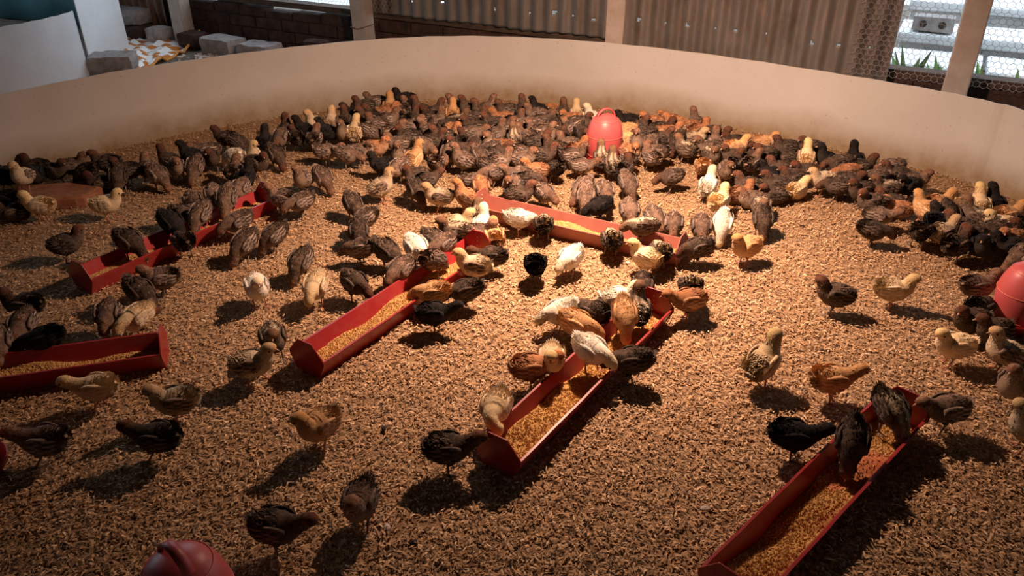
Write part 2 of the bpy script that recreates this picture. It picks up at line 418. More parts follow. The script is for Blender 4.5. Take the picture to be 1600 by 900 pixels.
# chicken wire
def chicken_wire(Xa, Xb, z0, z1, off, label, cell=.028):
    m = MB(); L = (wp(Xb)-wp(Xa)).length; r_ = .0009; h = cell; ww = cell*.95
    def seg(a, b):
        pa = wp(Xa, off, z0+a[1])+WDIR*a[0]; pb = wp(Xa, off, z0+b[1])+WDIR*b[0]
        d = (pb-pa).normalized(); s1 = d.cross(WN).normalized()*r_; s2 = WN*r_
        vs = [pa+s1, pa+s2, pa-s1, pa-s2, pb+s1, pb+s2, pb-s1, pb-s2]
        m.add(vs, [(k, (k+1) % 4, 4+(k+1) % 4, 4+k) for k in range(4)])
    rows = int((z1-z0)/(h*.75)); cols = int(L/ww)
    for j in range(rows):
        for i in range(cols):
            x = (i+(.5 if j % 2 else 0))*ww; z = j*h*.75
            jx = lambda a, b: (a+.0016*math.sin(a*91+b*57), b+.0016*math.cos(a*73-b*31))
            b0 = jx(x+ww/2, z); b1 = jx(x+ww, z+h*.25); b2 = jx(x+ww, z+h*.75); b3 = jx(x, z+h*.25)
            seg(b3, b0); seg(b0, b1); seg(b1, b2)
    o = m.build('chicken_wire', M_WIRE); tag(o, label, 'wire mesh')
chicken_wire(1.50, 2.75, .30, 1.06, .078, 'hexagonal chicken wire over the bright opening at the right')
chicken_wire(-2.2, -.93, .33, 2.26, .0, 'hexagonal chicken wire in the left opening between two posts')
chicken_wire(-.88, -.66, .33, .8, .05, 'small end of chicken wire overlapping the left corrugated edge')

# outside
m = MB(); a = wp(-9, -.12); b = wp(9, -.12); c_ = wp(9, -8); d_ = wp(-9, -8)
m.add([(p.x, p.y, -.003) for p in (a, b, c_, d_)], [(0, 1, 2, 3)]); o = m.build('ground_outside', M_OUT); tag(o, 'pale bright ground outside the shed', 'ground', kind='structure')
SL = [(.8, .06), (1.25, .12), (1.75, .19), (2.4, .27)]
for k, (off, z) in enumerate(SL):
    m = MB(); x = 1.6
    while x < 5.2:
        x2 = x+random.uniform(.34, .5)
        a = wp(x, -off); b = wp(x2-.02, -off); c_ = (a+b)/2
        m.box((c_.x, c_.y, z-.03), ((b-a).length, .42, .055), WANG, .005)
        m.box((c_.x+.01, c_.y+.01, (z-.066)/2), ((b-a).length*.96, .33, z-.066), WANG, .004); x = x2
    o = m.build('concrete_step', M_CONCP, bevel=.008)
    tag(o, ['pale concrete slab step nearest the wire, outside at right', 'second pale concrete slab step outside at right', 'third pale concrete slab step outside at right', 'highest pale concrete slab step outside at right'][k], 'step', 'pale slab steps outside')
for k, (px, py) in enumerate([(1425, 100), (1482, 100), (1470, 118), (1445, 112), (1544, 110), (1596, 130)]):
    m = MB(); p0 = wall_px(px, py, -.45)
    for q in range(13):
        a_ = random.uniform(0, 6.28); ln_ = random.uniform(.04, .11); h_ = random.uniform(.12, (.36, .28, .31, .26, .31, .27)[k])
        d1 = Vector((math.cos(a_), math.sin(a_), 0)); b0 = Vector((p0.x, p0.y, 0))+d1*.01
        tip = b0+d1*ln_+Vector((0, 0, h_)); mid = b0+d1*ln_*.4+Vector((0, 0, h_*.7)); sd_ = Vector((-d1.y, d1.x, 0))*.020
        m.add([b0, mid+sd_, tip, mid-sd_], [(0, 1, 2), (0, 2, 3)])
    o = m.build('weed', M_LEAF); tag(o, ['leftmost green weed outside, beside the corrugated edge', 'green weed outside just left of the tan post', 'lowest green weed outside left of the tan post', 'small green weed between its two neighbours left of the tan post', 'green weed outside just right of the tan post', 'rightmost green weed outside at the edge of the photo'][k], 'plant', 'weeds outside')

# hollow brick outside
p = wall_px(1456, 44, -1.62); m = MB(); m.box((0, 0, .045), (.22, .10, .09), 0, .006); hb = m.build('hollow_brick', M_BLOCK, loc=(p.x, p.y, .195), rz=WANG, bevel=.004); tag(hb, 'pinkish grey hollow brick lying on the slabs outside, left of the tan post', 'brick')
m = MB()
for dx_ in (-.06, .06): m.tube([(dx_*.85, -.054, .045), (dx_*.85, .04, .045)], .021, 10)  # solid dark cylinders stand in for the shade inside the holes
m.build('core_hole_shade', M_DARK, hb)
# ------------------------------------------------------------------ left background
def curve_sheet(name, pts, z1, lab):
    o = sheet_strip(smooth_loop(pts, 6, False), 0, z1, .005, False).build(name, M_SHEET); tag(o, lab, 'fence sheet'); return o
s1 = [P(143, 117), (-2.52, 4.25), (-2.72, 3.75), (-3.0, 3.3), (-3.3, 2.9)]
s1 = [P(140, 118), (-2.47, 4.47), (-2.53, 4.30), (-2.64, 4.12), (-2.86, 3.86), (-3.2, 3.6)]
curve_sheet('fence_sheet', s1, .36, 'grey white plastic sheet of the neighbouring ring at left edge')
s2 = [P(203, 79), (-2.49, 5.0), (-2.47, 4.78), P(145, 114)]
curve_sheet('fence_sheet', s2, .42, 'bluish white upright plastic sheet beside the striped sack')
m = MB(); NX = 30
for i in range(NX+1):
    for j in range(9):
        x = -5.5+2.6*i/NX; m.v.append((x, W0+WS*x-.16-.02*math.sin(i*1.1)+.006*j, .01+j*.18)); m.c.append((0, 0, 0, 1))
for i in range(NX):
    for j in range(8): a_ = i*9+j; m.f.append((a_, a_+9, a_+10, a_+1)); m.m.append(0)
o = m.build('tarpaulin', M_TEAL, smooth=True); o.modifiers.new('s', 'SOLIDIFY').thickness = .003; tag(o, 'dark teal tarpaulin hanging at the top left behind the sheets', 'tarpaulin')
# sack
m = MB(); q0 = Vector((*P(185, 62), 0)); q1 = Vector((*P(318, 66), 0)); q2 = Vector((*P(205, 122), 0)); q3 = Vector((*P(330, 98), 0)); q3 = Vector((*P(235, 112), 0)); NU = 34
q0 = Vector((*P(190, 55), 0)); q1 = Vector((*P(316, 70), 0)); q2 = Vector((*P(196, 112), 0)); q3 = Vector((*P(226, 112), 0))
def sk(u_, v_):
    p = q0.lerp(q1, u_).lerp(q2.lerp(q3, u_), v_)
    h = .018+.016*math.sin(u_*17+v_*5)*math.sin(v_*13+u_*4)+.007*math.sin(u_*41+v_*23)+.005*math.sin(u_*9-v_*47)
    if u_ > .93 and v_ < .35: h += .06*(u_-.93)/.07*(1-v_/.35)
    return (p.x, p.y, max(h, .003))
for i in range(NU+1):
    for j in range(NU+1): m.v.append(sk(i/NU, j/NU)); m.c.append((0, 0, 0, 1))
for i in range(NU):
    for j in range(NU): a_ = i*(NU+1)+j; m.f.append((a_, a_+1, a_+NU+2, a_+NU+1)); m.m.append(0)
o = m.build('plastic_sack', M_SACK, smooth=True); o.modifiers.new('s', 'SOLIDIFY').thickness = .0025; tag(o, 'crumpled orange and white striped sack spread on the ground behind the fence', 'sack')
m = MB(); m.tube([sk(1, v_/14) for v_ in range(15)], .009, 6); h = m.build('hem', M_ORANGE, o); h['label'] = 'orange hem'
# bricks: centre pixel on ground, size, rotation, z, material
def rough_brick(c, d, rz, mat, lab, cat='brick', group='bricks by the back wall', jit=.004):
    m = MB(); nx, ny, nz = 6, 4, 3; M3 = Matrix.Rotation(rz, 3, 'Z')
    idx = {}
    def vid(i, j, k):
        if (i, j, k) not in idx:
            v = Vector(((i/nx-.5)*d[0], (j/ny-.5)*d[1], (k/nz-.5)*d[2]))
            e = sum((i in (0, nx), j in (0, ny), k in (0, nz)))
            if e > 1: v *= 1-.035*e
            v = v+Vector([random.uniform(-jit, jit) for _ in range(3)]); v = M3 @ v
            idx[(i, j, k)] = len(m.v); m.v.append((v.x, v.y, v.z)); m.c.append((0, 0, 0, 1))
        return idx[(i, j, k)]
    def q(a_, b_, c_, d_): m.f.append((a_, b_, c_, d_)); m.m.append(0)
    for i in range(nx):
        for j in range(ny):
            q(vid(i, j, nz), vid(i+1, j, nz), vid(i+1, j+1, nz), vid(i, j+1, nz)); q(vid(i, j, 0), vid(i, j+1, 0), vid(i+1, j+1, 0), vid(i+1, j, 0))
    for i in range(nx):
        for k in range(nz):
            q(vid(i, 0, k), vid(i+1, 0, k), vid(i+1, 0, k+1), vid(i, 0, k+1)); q(vid(i, ny, k), vid(i, ny, k+1), vid(i+1, ny, k+1), vid(i+1, ny, k))
    for j in range(ny):
        for k in range(nz):
            q(vid(0, j, k), vid(0, j, k+1), vid(0, j+1, k+1), vid(0, j+1, k)); q(vid(nx, j, k), vid(nx, j+1, k), vid(nx, j+1, k+1), vid(nx, j, k+1))
    o = m.build('brick', mat, loc=c, smooth=False); tag(o, lab, cat, group); return o
rough_brick((*P(181, 112), .055), (.26, .17, .105), R(8), M_BLOCK, 'grey mortared brick on the ground at the foot of the bluish sheet')
rough_brick((-2.60, 5.56, .05), (.27, .16, .09), R(-24), M_BRICKD, 'dark brick under the grey block, far left of the leaning post')
rough_brick((-2.62, 5.60, .145), (.27, .17, .095), R(-22), M_BLOCK, 'grey block with pale top resting on a dark brick, far left')
rough_brick((-2.36, 5.42, .055), (.14, .12, .10), R(-15), M_BLOCK, 'small grey brick standing just left of the leftmost post')
rough_brick((-2.08, 5.28, .05), (.18, .14, .10), R(-28), M_BRICKD, 'dark brick just right of the leftmost post')
rough_brick((-1.83, 5.10, .055), (.27, .17, .11), R(-30), M_BLOCK, 'long brick with pale mortar top right of the orange sack hem')
rough_brick((-1.56, 4.97, .05), (.25, .17, .10), R(-26), M_BLOCK, 'long grey brick partly hidden by the fence rim, rightmost of the row')
rough_brick((-1.16, 4.78, .08), (.16, .10, .16), R(-28), M_BRICKD, 'upright dark brick leaning by the low wall left of the tied post')
m = MB(); p0 = P(330, 92)
for k in range(60):
    a_ = random.uniform(0, 6.28); r_ = random.uniform(0, .16); s_ = random.uniform(.01, .03)
    m.box((p0[0]+r_*math.cos(a_)*1.5, p0[1]+r_*math.sin(a_)*.7, s_*.3+.002), (s_, s_*.8, s_*.5), random.uniform(0, 3), .003)
o = m.build('rubble', M_STONE); tag(o, 'grey ash and mortar rubble behind the fence rim beside the sack', 'rubble', kind='stuff')

# ------------------------------------------------------------------ feeders
TR = [((-1.297, 2.072), (-.903, 2.691), 'red feeding trough at the rear left with chicks feeding'),
      ((-.52, 1.644), (-.108, 2.282), 'red feeding trough left of centre, near end empty of chicks'),
      ((-.111, 2.626), (.545, 2.259), 'faded red feeding trough at the back lying across the pen'),
      ((-.03, 1.286), (.402, 1.908), 'red feeding trough in the centre with a buff chick at its near end'),
      ((.377, .935), (.904, 1.443), 'red feeding trough at front right, largest in view'),
      ((-1.88, 1.50), (-1.115, 1.655), 'dark red feeding trough cut off by the left edge')]
TNAME = ['rear left trough', 'left centre trough', 'back trough', 'centre trough', 'front right trough', 'left edge trough']
TRG = []
x6, y6 = P(256, 541, .05); x7, y7 = P(0, 577, .05)
dd = Vector((x7-x6, y7-y6)).normalized(); TR[5] = ((x6+dd.x*.74, y6+dd.y*.74), (x6, y6), TR[5][2])
for i, (A, B, lab) in enumerate(TR):
    A = Vector(A); B = Vector(B); L = (B-A).length; c_ = (A+B)/2; a_ = math.atan2(B.y-A.y, B.x-A.x)
    TRG.append((c_, a_, L/2))
    e = empty('feeding_trough', (c_.x, c_.y, .004), a_); tag(e, lab, 'feeder', 'red feeding troughs')
    wt, wb, h, th = .056, .036, .057, .0025
    red = M_REDT if i == 2 else M_RED
    m = MB(); prof = [(-wt, h), (-wb, .0), (wb, .0), (wt, h), (wt-th, h), (wb-th, th), (-wb+th, th), (-wt+th, h)]
    prof = [(-wt-.003, h-.002), (-wt-.003, h+.001), (-wt+th, h+.001), (-wb+th, th), (wb-th, th), (wt-th, h+.001), (wt+.003, h+.001), (wt+.003, h-.002), (wb, 0), (-wb, 0)]
    n_ = len(prof); vs = []; fs = []; segs = 12
    for k in range(segs+1):
        x = -L/2+L*k/segs; w_ = 1+.012*math.sin(k*2.1)
        vs += [(x, y*w_, z) for y, z in prof]
    for k in range(segs):
        for q in range(n_): fs.append((k*n_+q, k*n_+(q+1) % n_, (k+1)*n_+(q+1) % n_, (k+1)*n_+q))
    m.add(vs, fs); 
    m.build('tray', red, e)
    for sgn in (-1, 1):
        m = MB(); out = [(-wb-.001, 0), (wb+.001, 0), (wt+.004, .046), (wt+.004, .058), (.024, .101), (-.024, .101), (-wt-.004, .058), (-wt-.004, .046)]
        k_ = len(out); x0 = sgn*L/2
        vs = [(x0-.002, y, z) for y, z in out]+[(x0+.002, y, z) for y, z in out]
        fs = [tuple(range(k_-1, -1, -1)), tuple(range(k_, 2*k_))]+[(q, (q+1) % k_, k_+(q+1) % k_, k_+q) for q in range(k_)]
        m.add(vs, fs); pl = m.build('end_plate', M_REDD if i != 2 else red, e, bevel=.0008)
        m = MB()
        for zz_ in (.052, .066, .080): m.ball((x0-sgn*.0025, .002, zz_), .0022, 6)
        m.build('rivet', M_HOLE, pl)
    # feed
    m = MB(); nu, nv = 90, 10; hf = {}
    lv = .020
    for a1 in range(nu+1):
        for b1 in range(nv+1):
            u_ = a1/nu; v_ = b1/nv*2-1; x = -L/2+.004+(L-.008)*u_
            z = lv+.006*math.sin(u_*9+i*2)+.004*math.sin(u_*23+v_*2+i)+random.uniform(-.0012, .0012)
            if i == 4: z -= .012*math.exp(-((u_-.66)/.09)**2)
            z = max(z, .004); half = wb-th+(wt-wb)*z/h-.001
            hf[(a1, b1)] = (x, v_*half, z); m.v.append((x, v_*half, z)); m.c.append((0, 0, 0, 1))
    for a1 in range(nu):
        for b1 in range(nv):
            q = a1*(nv+1)+b1; m.f.append((q, q+nv+1, q+nv+2, q+1)); u_ = a1/nu
            m.m.append(1 if i == 4 and (.56+.03*math.sin(b1) < u_ < .78) or (i == 3 and .0 < u_ < .05) else 0)
    m.cur = 2
    for q in range(3200):
        u_ = random.random()*.998; v_ = random.uniform(-.96, .96); iu = int(u_*nu); fu = u_*nu-iu; iv = int((v_+1)/2*nv); fv = (v_+1)/2*nv-iv; g_ = lambda A_, B_, t_: [A_[q_]*(1-t_)+B_[q_]*t_ for q_ in range(3)]; p = g_(g_(hf[(iu, iv)], hf[(iu+1, iv)], fu), g_(hf[(iu, iv+1)], hf[(iu+1, iv+1)], fu), fv)
        if i == 4 and .56 < u_ < .78 and random.random() < .7: continue
        s_ = random.uniform(.0012, .0032)
        c3 = Vector((p[0], p[1]*.97, p[2]+s_*.2)); rq = random.uniform(0, 6); mr = Matrix.Rotation(rq, 3, 'Z')
        m.add([c3+mr@Vector((s_*1.3, 0, 0)), c3+mr@Vector((-s_*.6, s_*.8, 0)), c3+mr@Vector((-s_*.6, -s_*.8, 0)), c3+Vector((0, 0, s_*1.1))], [(0, 1, 3), (1, 2, 3), (2, 0, 3)])
    o = m.build('feed', [M_FEED, M_FEEDR, M_CRUMB], loc=(c_.x, c_.y, .004), rz=a_)
    tag(o, 'yellow crumbled feed lying in the '+TNAME[i], 'feed', kind='stuff')

# ------------------------------------------------------------------ drinkers
def drinker(x, y, lab, rz=0, big=1.0):
    e = empty('poultry_drinker', (x, y, .004), rz); tag(e, lab, 'drinker', 'red plastic drinkers')
    m = MB(); m.lathe([(.001, .004), (.062, .004), (.066, .0), (.0665, .012), (.078, .022), (.081, .036), (.079, .037), (.075, .024), (.062, .016)]); m.build('water_tray', M_REDD, e, True)
    pr = [(.058, .018), (.061, .03), (.066, .06), (.0695, .09), (.0703, .112), (.069, .125), (.064, .145), (.057, .163), (.047, .178), (.033, .189), (.016, .195), (.001, .1965)]
    m = MB(); m.lathe(pr, 48); j = m.build('jar', M_PINK, e, True)
    m = MB()
    for r_, z in ((.0708, .112), (.0506, .1745), (.0623, .034)):
        m.tube([(r_*math.cos(2*math.pi*k/48), r_*math.sin(2*math.pi*k/48), z) for k in range(49)], .0011, 5, False)
    m.build('seam', M_PINKL, j, True)
    # strap handle
    m = MB(); pts = []
    for k in range(17):
        a_ = math.pi*k/16; pts.append((.036*math.cos(a_), .004, .182+.034*math.sin(a_)))
    vs = []; fs = []
    for k, p in enumerate(pts):
        d_ = Vector((math.cos(math.pi*k/16), 0, math.sin(math.pi*k/16)))
        for s1_, s2_ in ((-1, -1), (1, -1), (1, 1), (-1, 1)): vs.append((p[0]+d_.x*.0018*s2_, .0088*s1_, p[2]+d_.z*.0018*s2_))
    for k in range(16):
        for q in range(4): fs.append((k*4+q, k*4+(q+1) % 4, k*4+4+(q+1) % 4, k*4+4+q))
    m.add(vs, fs); m.build('handle', M_PINK, e, True)
    if big != 1: e.scale = (big,)*3
    return e
DR = []
x, y = P(944, 226, .08); drinker(x, y, 'round red drinker standing among the flock near the back fence', R(20), 1.07); DR.append((x, y))
x, y = P(1600, 462, .10); drinker(x, y, 'faded red drinker cut off by the right edge', R(40)); DR.append((x, y))
x, y = P(277, 884, .195); drinker(x, y, 'red drinker with strap handle, bottom left corner, seen from above', R(-40), 1.08); DR.append((x, y))
x, y = P(-71, 690, .10); drinker(x, y, 'dark red drinker barely showing at the left edge'); DR.append((x, y))

# slab with rounded end on the left
m = MB(); c_ = P(88, 312, .02); prof = []
hw, hl = .085, .15
out = [(-hl, -hw), (hl-.05, -hw)]+[(hl-.05+.075*math.cos(a_), hw*math.sin(a_)) for a_ in np.linspace(-math.pi/2, math.pi/2, 9)[1:-1]]+[(hl-.05, hw), (-hl, hw)]
k_ = len(out); vs = [(x, y, 0) for x, y in out]+[(x, y, .036) for x, y in out]+[(x*.9, y*.88, .045) for x, y in out]
fs = [tuple(range(k_-1, -1, -1)), tuple(range(2*k_, 3*k_))]+[(r_*k_+q, r_*k_+(q+1) % k_, (r_+1)*k_+(q+1) % k_, (r_+1)*k_+q) for r_ in (0, 1) for q in range(k_)]
m.add(vs, fs); SLAB = (c_[0]-.02, c_[1]+.02)
o = m.build('clay_slab', M_BRICK, loc=(SLAB[0], SLAB[1], .004), rz=R(12), smooth=False, bevel=.004); tag(o, 'flat reddish clay slab with a rounded end, under the chicks far left', 'slab')

# small litter items
for k, (px, py, s_, mat, nm, lab) in enumerate([(1102, 797, .010, M_STONE, 'pebble', 'pale pebble on the litter left of the front right trough'),
        (1490, 800, .008, M_STONE, 'pebble', 'small white pebble on dark litter at lower right'), (187, 718, .008, M_CRUMB, 'feed_pellet', 'orange pellet on the litter left of the running chick'),
        (1253, 354, .008, M_DARK, 'dropping', 'dark dropping on bright litter right of the back trough'), (1284, 549, .007, M_DARK, 'dropping', 'dark dropping above the buff chick at right'),
        (600, 671, .008, M_DARK, 'dropping', 'dark dropping right of the buff chick at lower left centre'), (586, 370, .009, M_DARK, 'dropping', 'dark dropping behind the left centre trough chicks'),
        (646, 849, .008, M_DARK, 'dropping', 'dark dropping near the bottom, right of the walking chick'), (605, 826, .009, M_STONE, 'pebble', 'pinkish pebble near the bottom, right of the walking chick'),
        (981, 412, .008, M_STONE, 'pebble', 'pale pebble in front of the back trough')]):
    m = MB(); m.ball((0, 0, 0), s_, 8, (1.2, .8, .5)); m.v = [(a+random.uniform(-.001, .001), b+random.uniform(-.001, .001), c) for a, b, c in m.v]
    o = m.build(nm, mat, loc=(*P(px, py, .006), .009), rz=k, smooth=True); tag(o, lab, nm.replace('_', ' '))

# ------------------------------------------------------------------ chicks
def bird_mat(name, c1, c2, head, belly, stripe=None, fleck=.5, var=.5):
    t = NT(name, .92, .12)
    oi = t.n('ShaderNodeObjectInfo'); add = t.n('ShaderNodeVectorMath'); add.operation = 'ADD'
    cx = t.n('ShaderNodeCombineXYZ'); t.l(t.math('MULTIPLY', oi.outputs['Random'], 7), cx.inputs[0]); t.l(t.math('MULTIPLY', oi.outputs['Random'], 3), cx.inputs[2])
    t.l(t.tc.outputs['Object'], add.inputs[0]); t.l(cx.outputs[0], add.inputs[1])
    n1 = t.noise(42, 3, .6, vec=add.outputs[0]); n2 = t.noise(190, 3, .7, vec=add.outputs[0])
    at = t.n('ShaderNodeAttribute', attribute_name='zone'); sp = t.n('ShaderNodeSeparateColor'); t.l(at.outputs['Color'], sp.inputs[0])
    c = t.ramp(n1, [(.38, c1), (.62, c2)])
    c = t.mix(t.math('MULTIPLY', t.ramp(n2, [(.45, (0, 0, 0)), (.65, (1, 1, 1))]), fleck), c, tuple(.5*a+.5*b for a, b in zip(c2, belly)))
    c = t.mix(sp.outputs[1], c, belly)
    if stripe: c = t.mix(sp.outputs[2], c, stripe)
    n3 = t.noise(75, 2, .5, vec=add.outputs[0])
    hd = t.ramp(n2, [(.35, tuple((.6 if var > .45 else .85)*a for a in head)), (.6, head)])
    hd = t.mix(t.ramp(n3, [(.50, (0, 0, 0)), (.60, (.8, .8, .8))]), hd, tuple(.35*a+.65*b for a, b in zip(head, belly)))
    hd = t.mix(t.ramp(n3, [(.34, (.7, .7, .7)), (.42, (0, 0, 0))]), hd, tuple((.45 if var > .45 else .86)*a for a in head))
    c = t.mix(sp.outputs[0], c, hd)
    v = t.math('ADD', .78, t.math('MULTIPLY', oi.outputs['Random'], .44))
    v = t.math('MULTIPLY', v, t.math('ADD', 1-var, t.math('MULTIPLY', at.outputs['Alpha'], var)))
    hs = t.n('ShaderNodeHueSaturation'); t.l(v, hs.inputs['Value']); t.l(c, hs.inputs['Color'])
    t.color(hs.outputs[0]); t.bump(n2, .5, .003); return t.m
BM = {
 'w': (bird_mat('white_down', (.74, .68, .56), (.84, .78, .66), (.80, .66, .40), (.72, .66, .56), var=0.12), bird_mat('white_feather', (.72, .68, .60), (.85, .81, .72), (.8, .7, .5), (.8, .76, .7), var=0.15)),
 'y': (bird_mat('cream_down', (.66, .48, .26), (.78, .61, .37), (.78, .56, .25), (.70, .56, .38), var=0.2), bird_mat('cream_feather', (.68, .50, .31), (.80, .66, .46), (.8, .6, .3), (.8, .7, .5), var=0.25)),
 'o': (bird_mat('buff_down', (.58, .31, .13), (.72, .43, .20), (.66, .34, .12), (.62, .42, .26), var=0.3), bird_mat('buff_feather', (.48, .24, .10), (.68, .42, .22), (.7, .4, .2), (.7, .5, .3), var=0.4)),
 'r': (bird_mat('chestnut_down', (.26, .11, .05), (.44, .20, .09), (.48, .19, .07), (.42, .27, .17), var=0.6), bird_mat('chestnut_feather', (.22, .11, .06), (.42, .24, .13), (.4, .2, .1), (.4, .28, .2), var=0.7)),
 'g': (bird_mat('grey_brown_down', (.070, .046, .034), (.185, .120, .085), (.24, .115, .065), (.30, .22, .155), var=0.9), bird_mat('grey_brown_feather', (.10, .075, .06), (.30, .225, .18), (.3, .2, .1), (.3, .24, .2), var=1)),
 'd': (bird_mat('dark_brown_down', (.034, .024, .018), (.10, .068, .048), (.16, .062, .034), (.13, .095, .07), var=0.9), bird_mat('dark_brown_feather', (.04, .03, .024), (.15, .11, .085), (.2, .1, .05), (.12, .1, .08), var=1)),
 'k': (bird_mat('black_down', (.010, .009, .009), (.024, .02, .018), (.02, .015, .012), (.05, .042, .036), var=0.5), bird_mat('black_feather', (.011, .010, .010), (.035, .03, .028), (.02, .02, .02), (.03, .03, .03), var=0.6)),
 's': (bird_mat('striped_down', (.06, .044, .03), (.17, .12, .08), (.24, .12, .06), (.20, .15, .11), (.52, .42, .29), var=0.8), bird_mat('striped_feather', (.06, .045, .035), (.22, .16, .12), (.2, .1, .05), (.2, .15, .1), var=0.9)),
 'c': (bird_mat('pied_down', (.42, .31, .19), (.62, .50, .34), (.58, .36, .17), (.64, .52, .36), var=0.35), bird_mat('pied_feather', (.05, .035, .028), (.30, .22, .16), (.3, .2, .1), (.3, .2, .15), var=0.9)),
}
M_LEGS = simple('pink_leg_skin', (.46, .20, .12), (.60, .30, .19), 90, .6, .3)
M_LEGG = simple('grey_leg_skin', (.16, .12, .09), (.30, .22, .16), 90, .6, .3)
M_BEAK = simple('horn_beak', (.46, .25, .16), (.60, .38, .26), 90, .5, .4)
M_EYE = NT('eye', .1, .8); M_EYE.b.inputs['Base Color'].default_value = (.005, .004, .003, 1); M_EYE = M_EYE.m

# centre lines: x, z, half width, half height, head-mask
POSE = {
 'N': [(-.060, .088, .006, .005, 0), (-.053, .084, .020, .019, 0), (-.040, .078, .031, .031, 0), (-.014, .073, .0395, .040, 0), (.012, .077, .037, .038, 0), (.030, .089, .0265, .029, 0), (.037, .102, .0210, .0225, .1), (.041, .112, .0192, .0200, .5), (.048, .121, .0200, .0198, 1), (.060, .122, .0165, .0160, 1), (.068, .119, .007, .007, 1)],
 'U': [(-.056, .066, .006, .005, 0), (-.049, .067, .020, .019, 0), (-.037, .067, .031, .031, 0), (-.012, .072, .0395, .0405, 0), (.010, .085, .036, .038, 0), (.020, .103, .0265, .029, 0), (.025, .118, .0205, .0215, .1), (.028, .130, .0188, .0192, .5), (.034, .141, .0200, .0196, 1), (.046, .143, .0163, .0158, 1), (.054, .140, .007, .007, 1)],
 'P': [(-.060, .108, .006, .005, 0), (-.053, .102, .020, .019, 0), (-.039, .093, .031, .030, 0), (-.012, .080, .0395, .039, 0), (.014, .069, .036, .036, 0), (.033, .057, .0255, .028, 0), (.044, .045, .0190, .0205, .2), (.050, .034, .0172, .0182, .6), (.055, .025, .0180, .0178, 1), (.059, .0165, .0140, .0143, 1), (.061, .0105, .007, .007, 1)],
 'F': [(-.060, .098, .006, .005, 0), (-.053, .094, .020, .019, 0), (-.039, .087, .031, .030, 0), (-.013, .078, .0395, .039, 0), (.013, .075, .036, .037, 0), (.033, .079, .0255, .028, 0), (.048, .079, .0190, .0205, .2), (.059, .073, .0172, .0182, .6), (.068, .064, .0180, .0178, 1), (.074, .055, .0145, .0148, 1), (.077, .048, .007, .007, 1)],
 'M': [(-.060, .090, .006, .005, 0), (-.053, .086, .019, .018, 0), (-.041, .080, .030, .030, 0), (-.014, .074, .038, .039, 0), (.013, .076, .035, .036, 0), (.032, .083, .025, .027, 0), (.046, .091, .0185, .0195, .2), (.058, .098, .0168, .0175, .6), (.069, .104, .0180, .0175, 1), (.080, .103, .0145, .0145, 1), (.088, .099, .007, .007, 1)],
 'S': [(-.060, .046, .006, .005, 0), (-.053, .044, .021, .020, 0), (-.041, .042, .033, .031, 0), (-.014, .041, .043, .038, 0), (.012, .044, .040, .038, 0), (.030, .055, .029, .030, 0), (.038, .068, .0215, .0230, .1), (.042, .077, .0195, .0200, .5), (.049, .085, .0202, .0198, 1), (.061, .085, .0165, .0160, 1), (.069, .081, .007, .007, 1)],
}
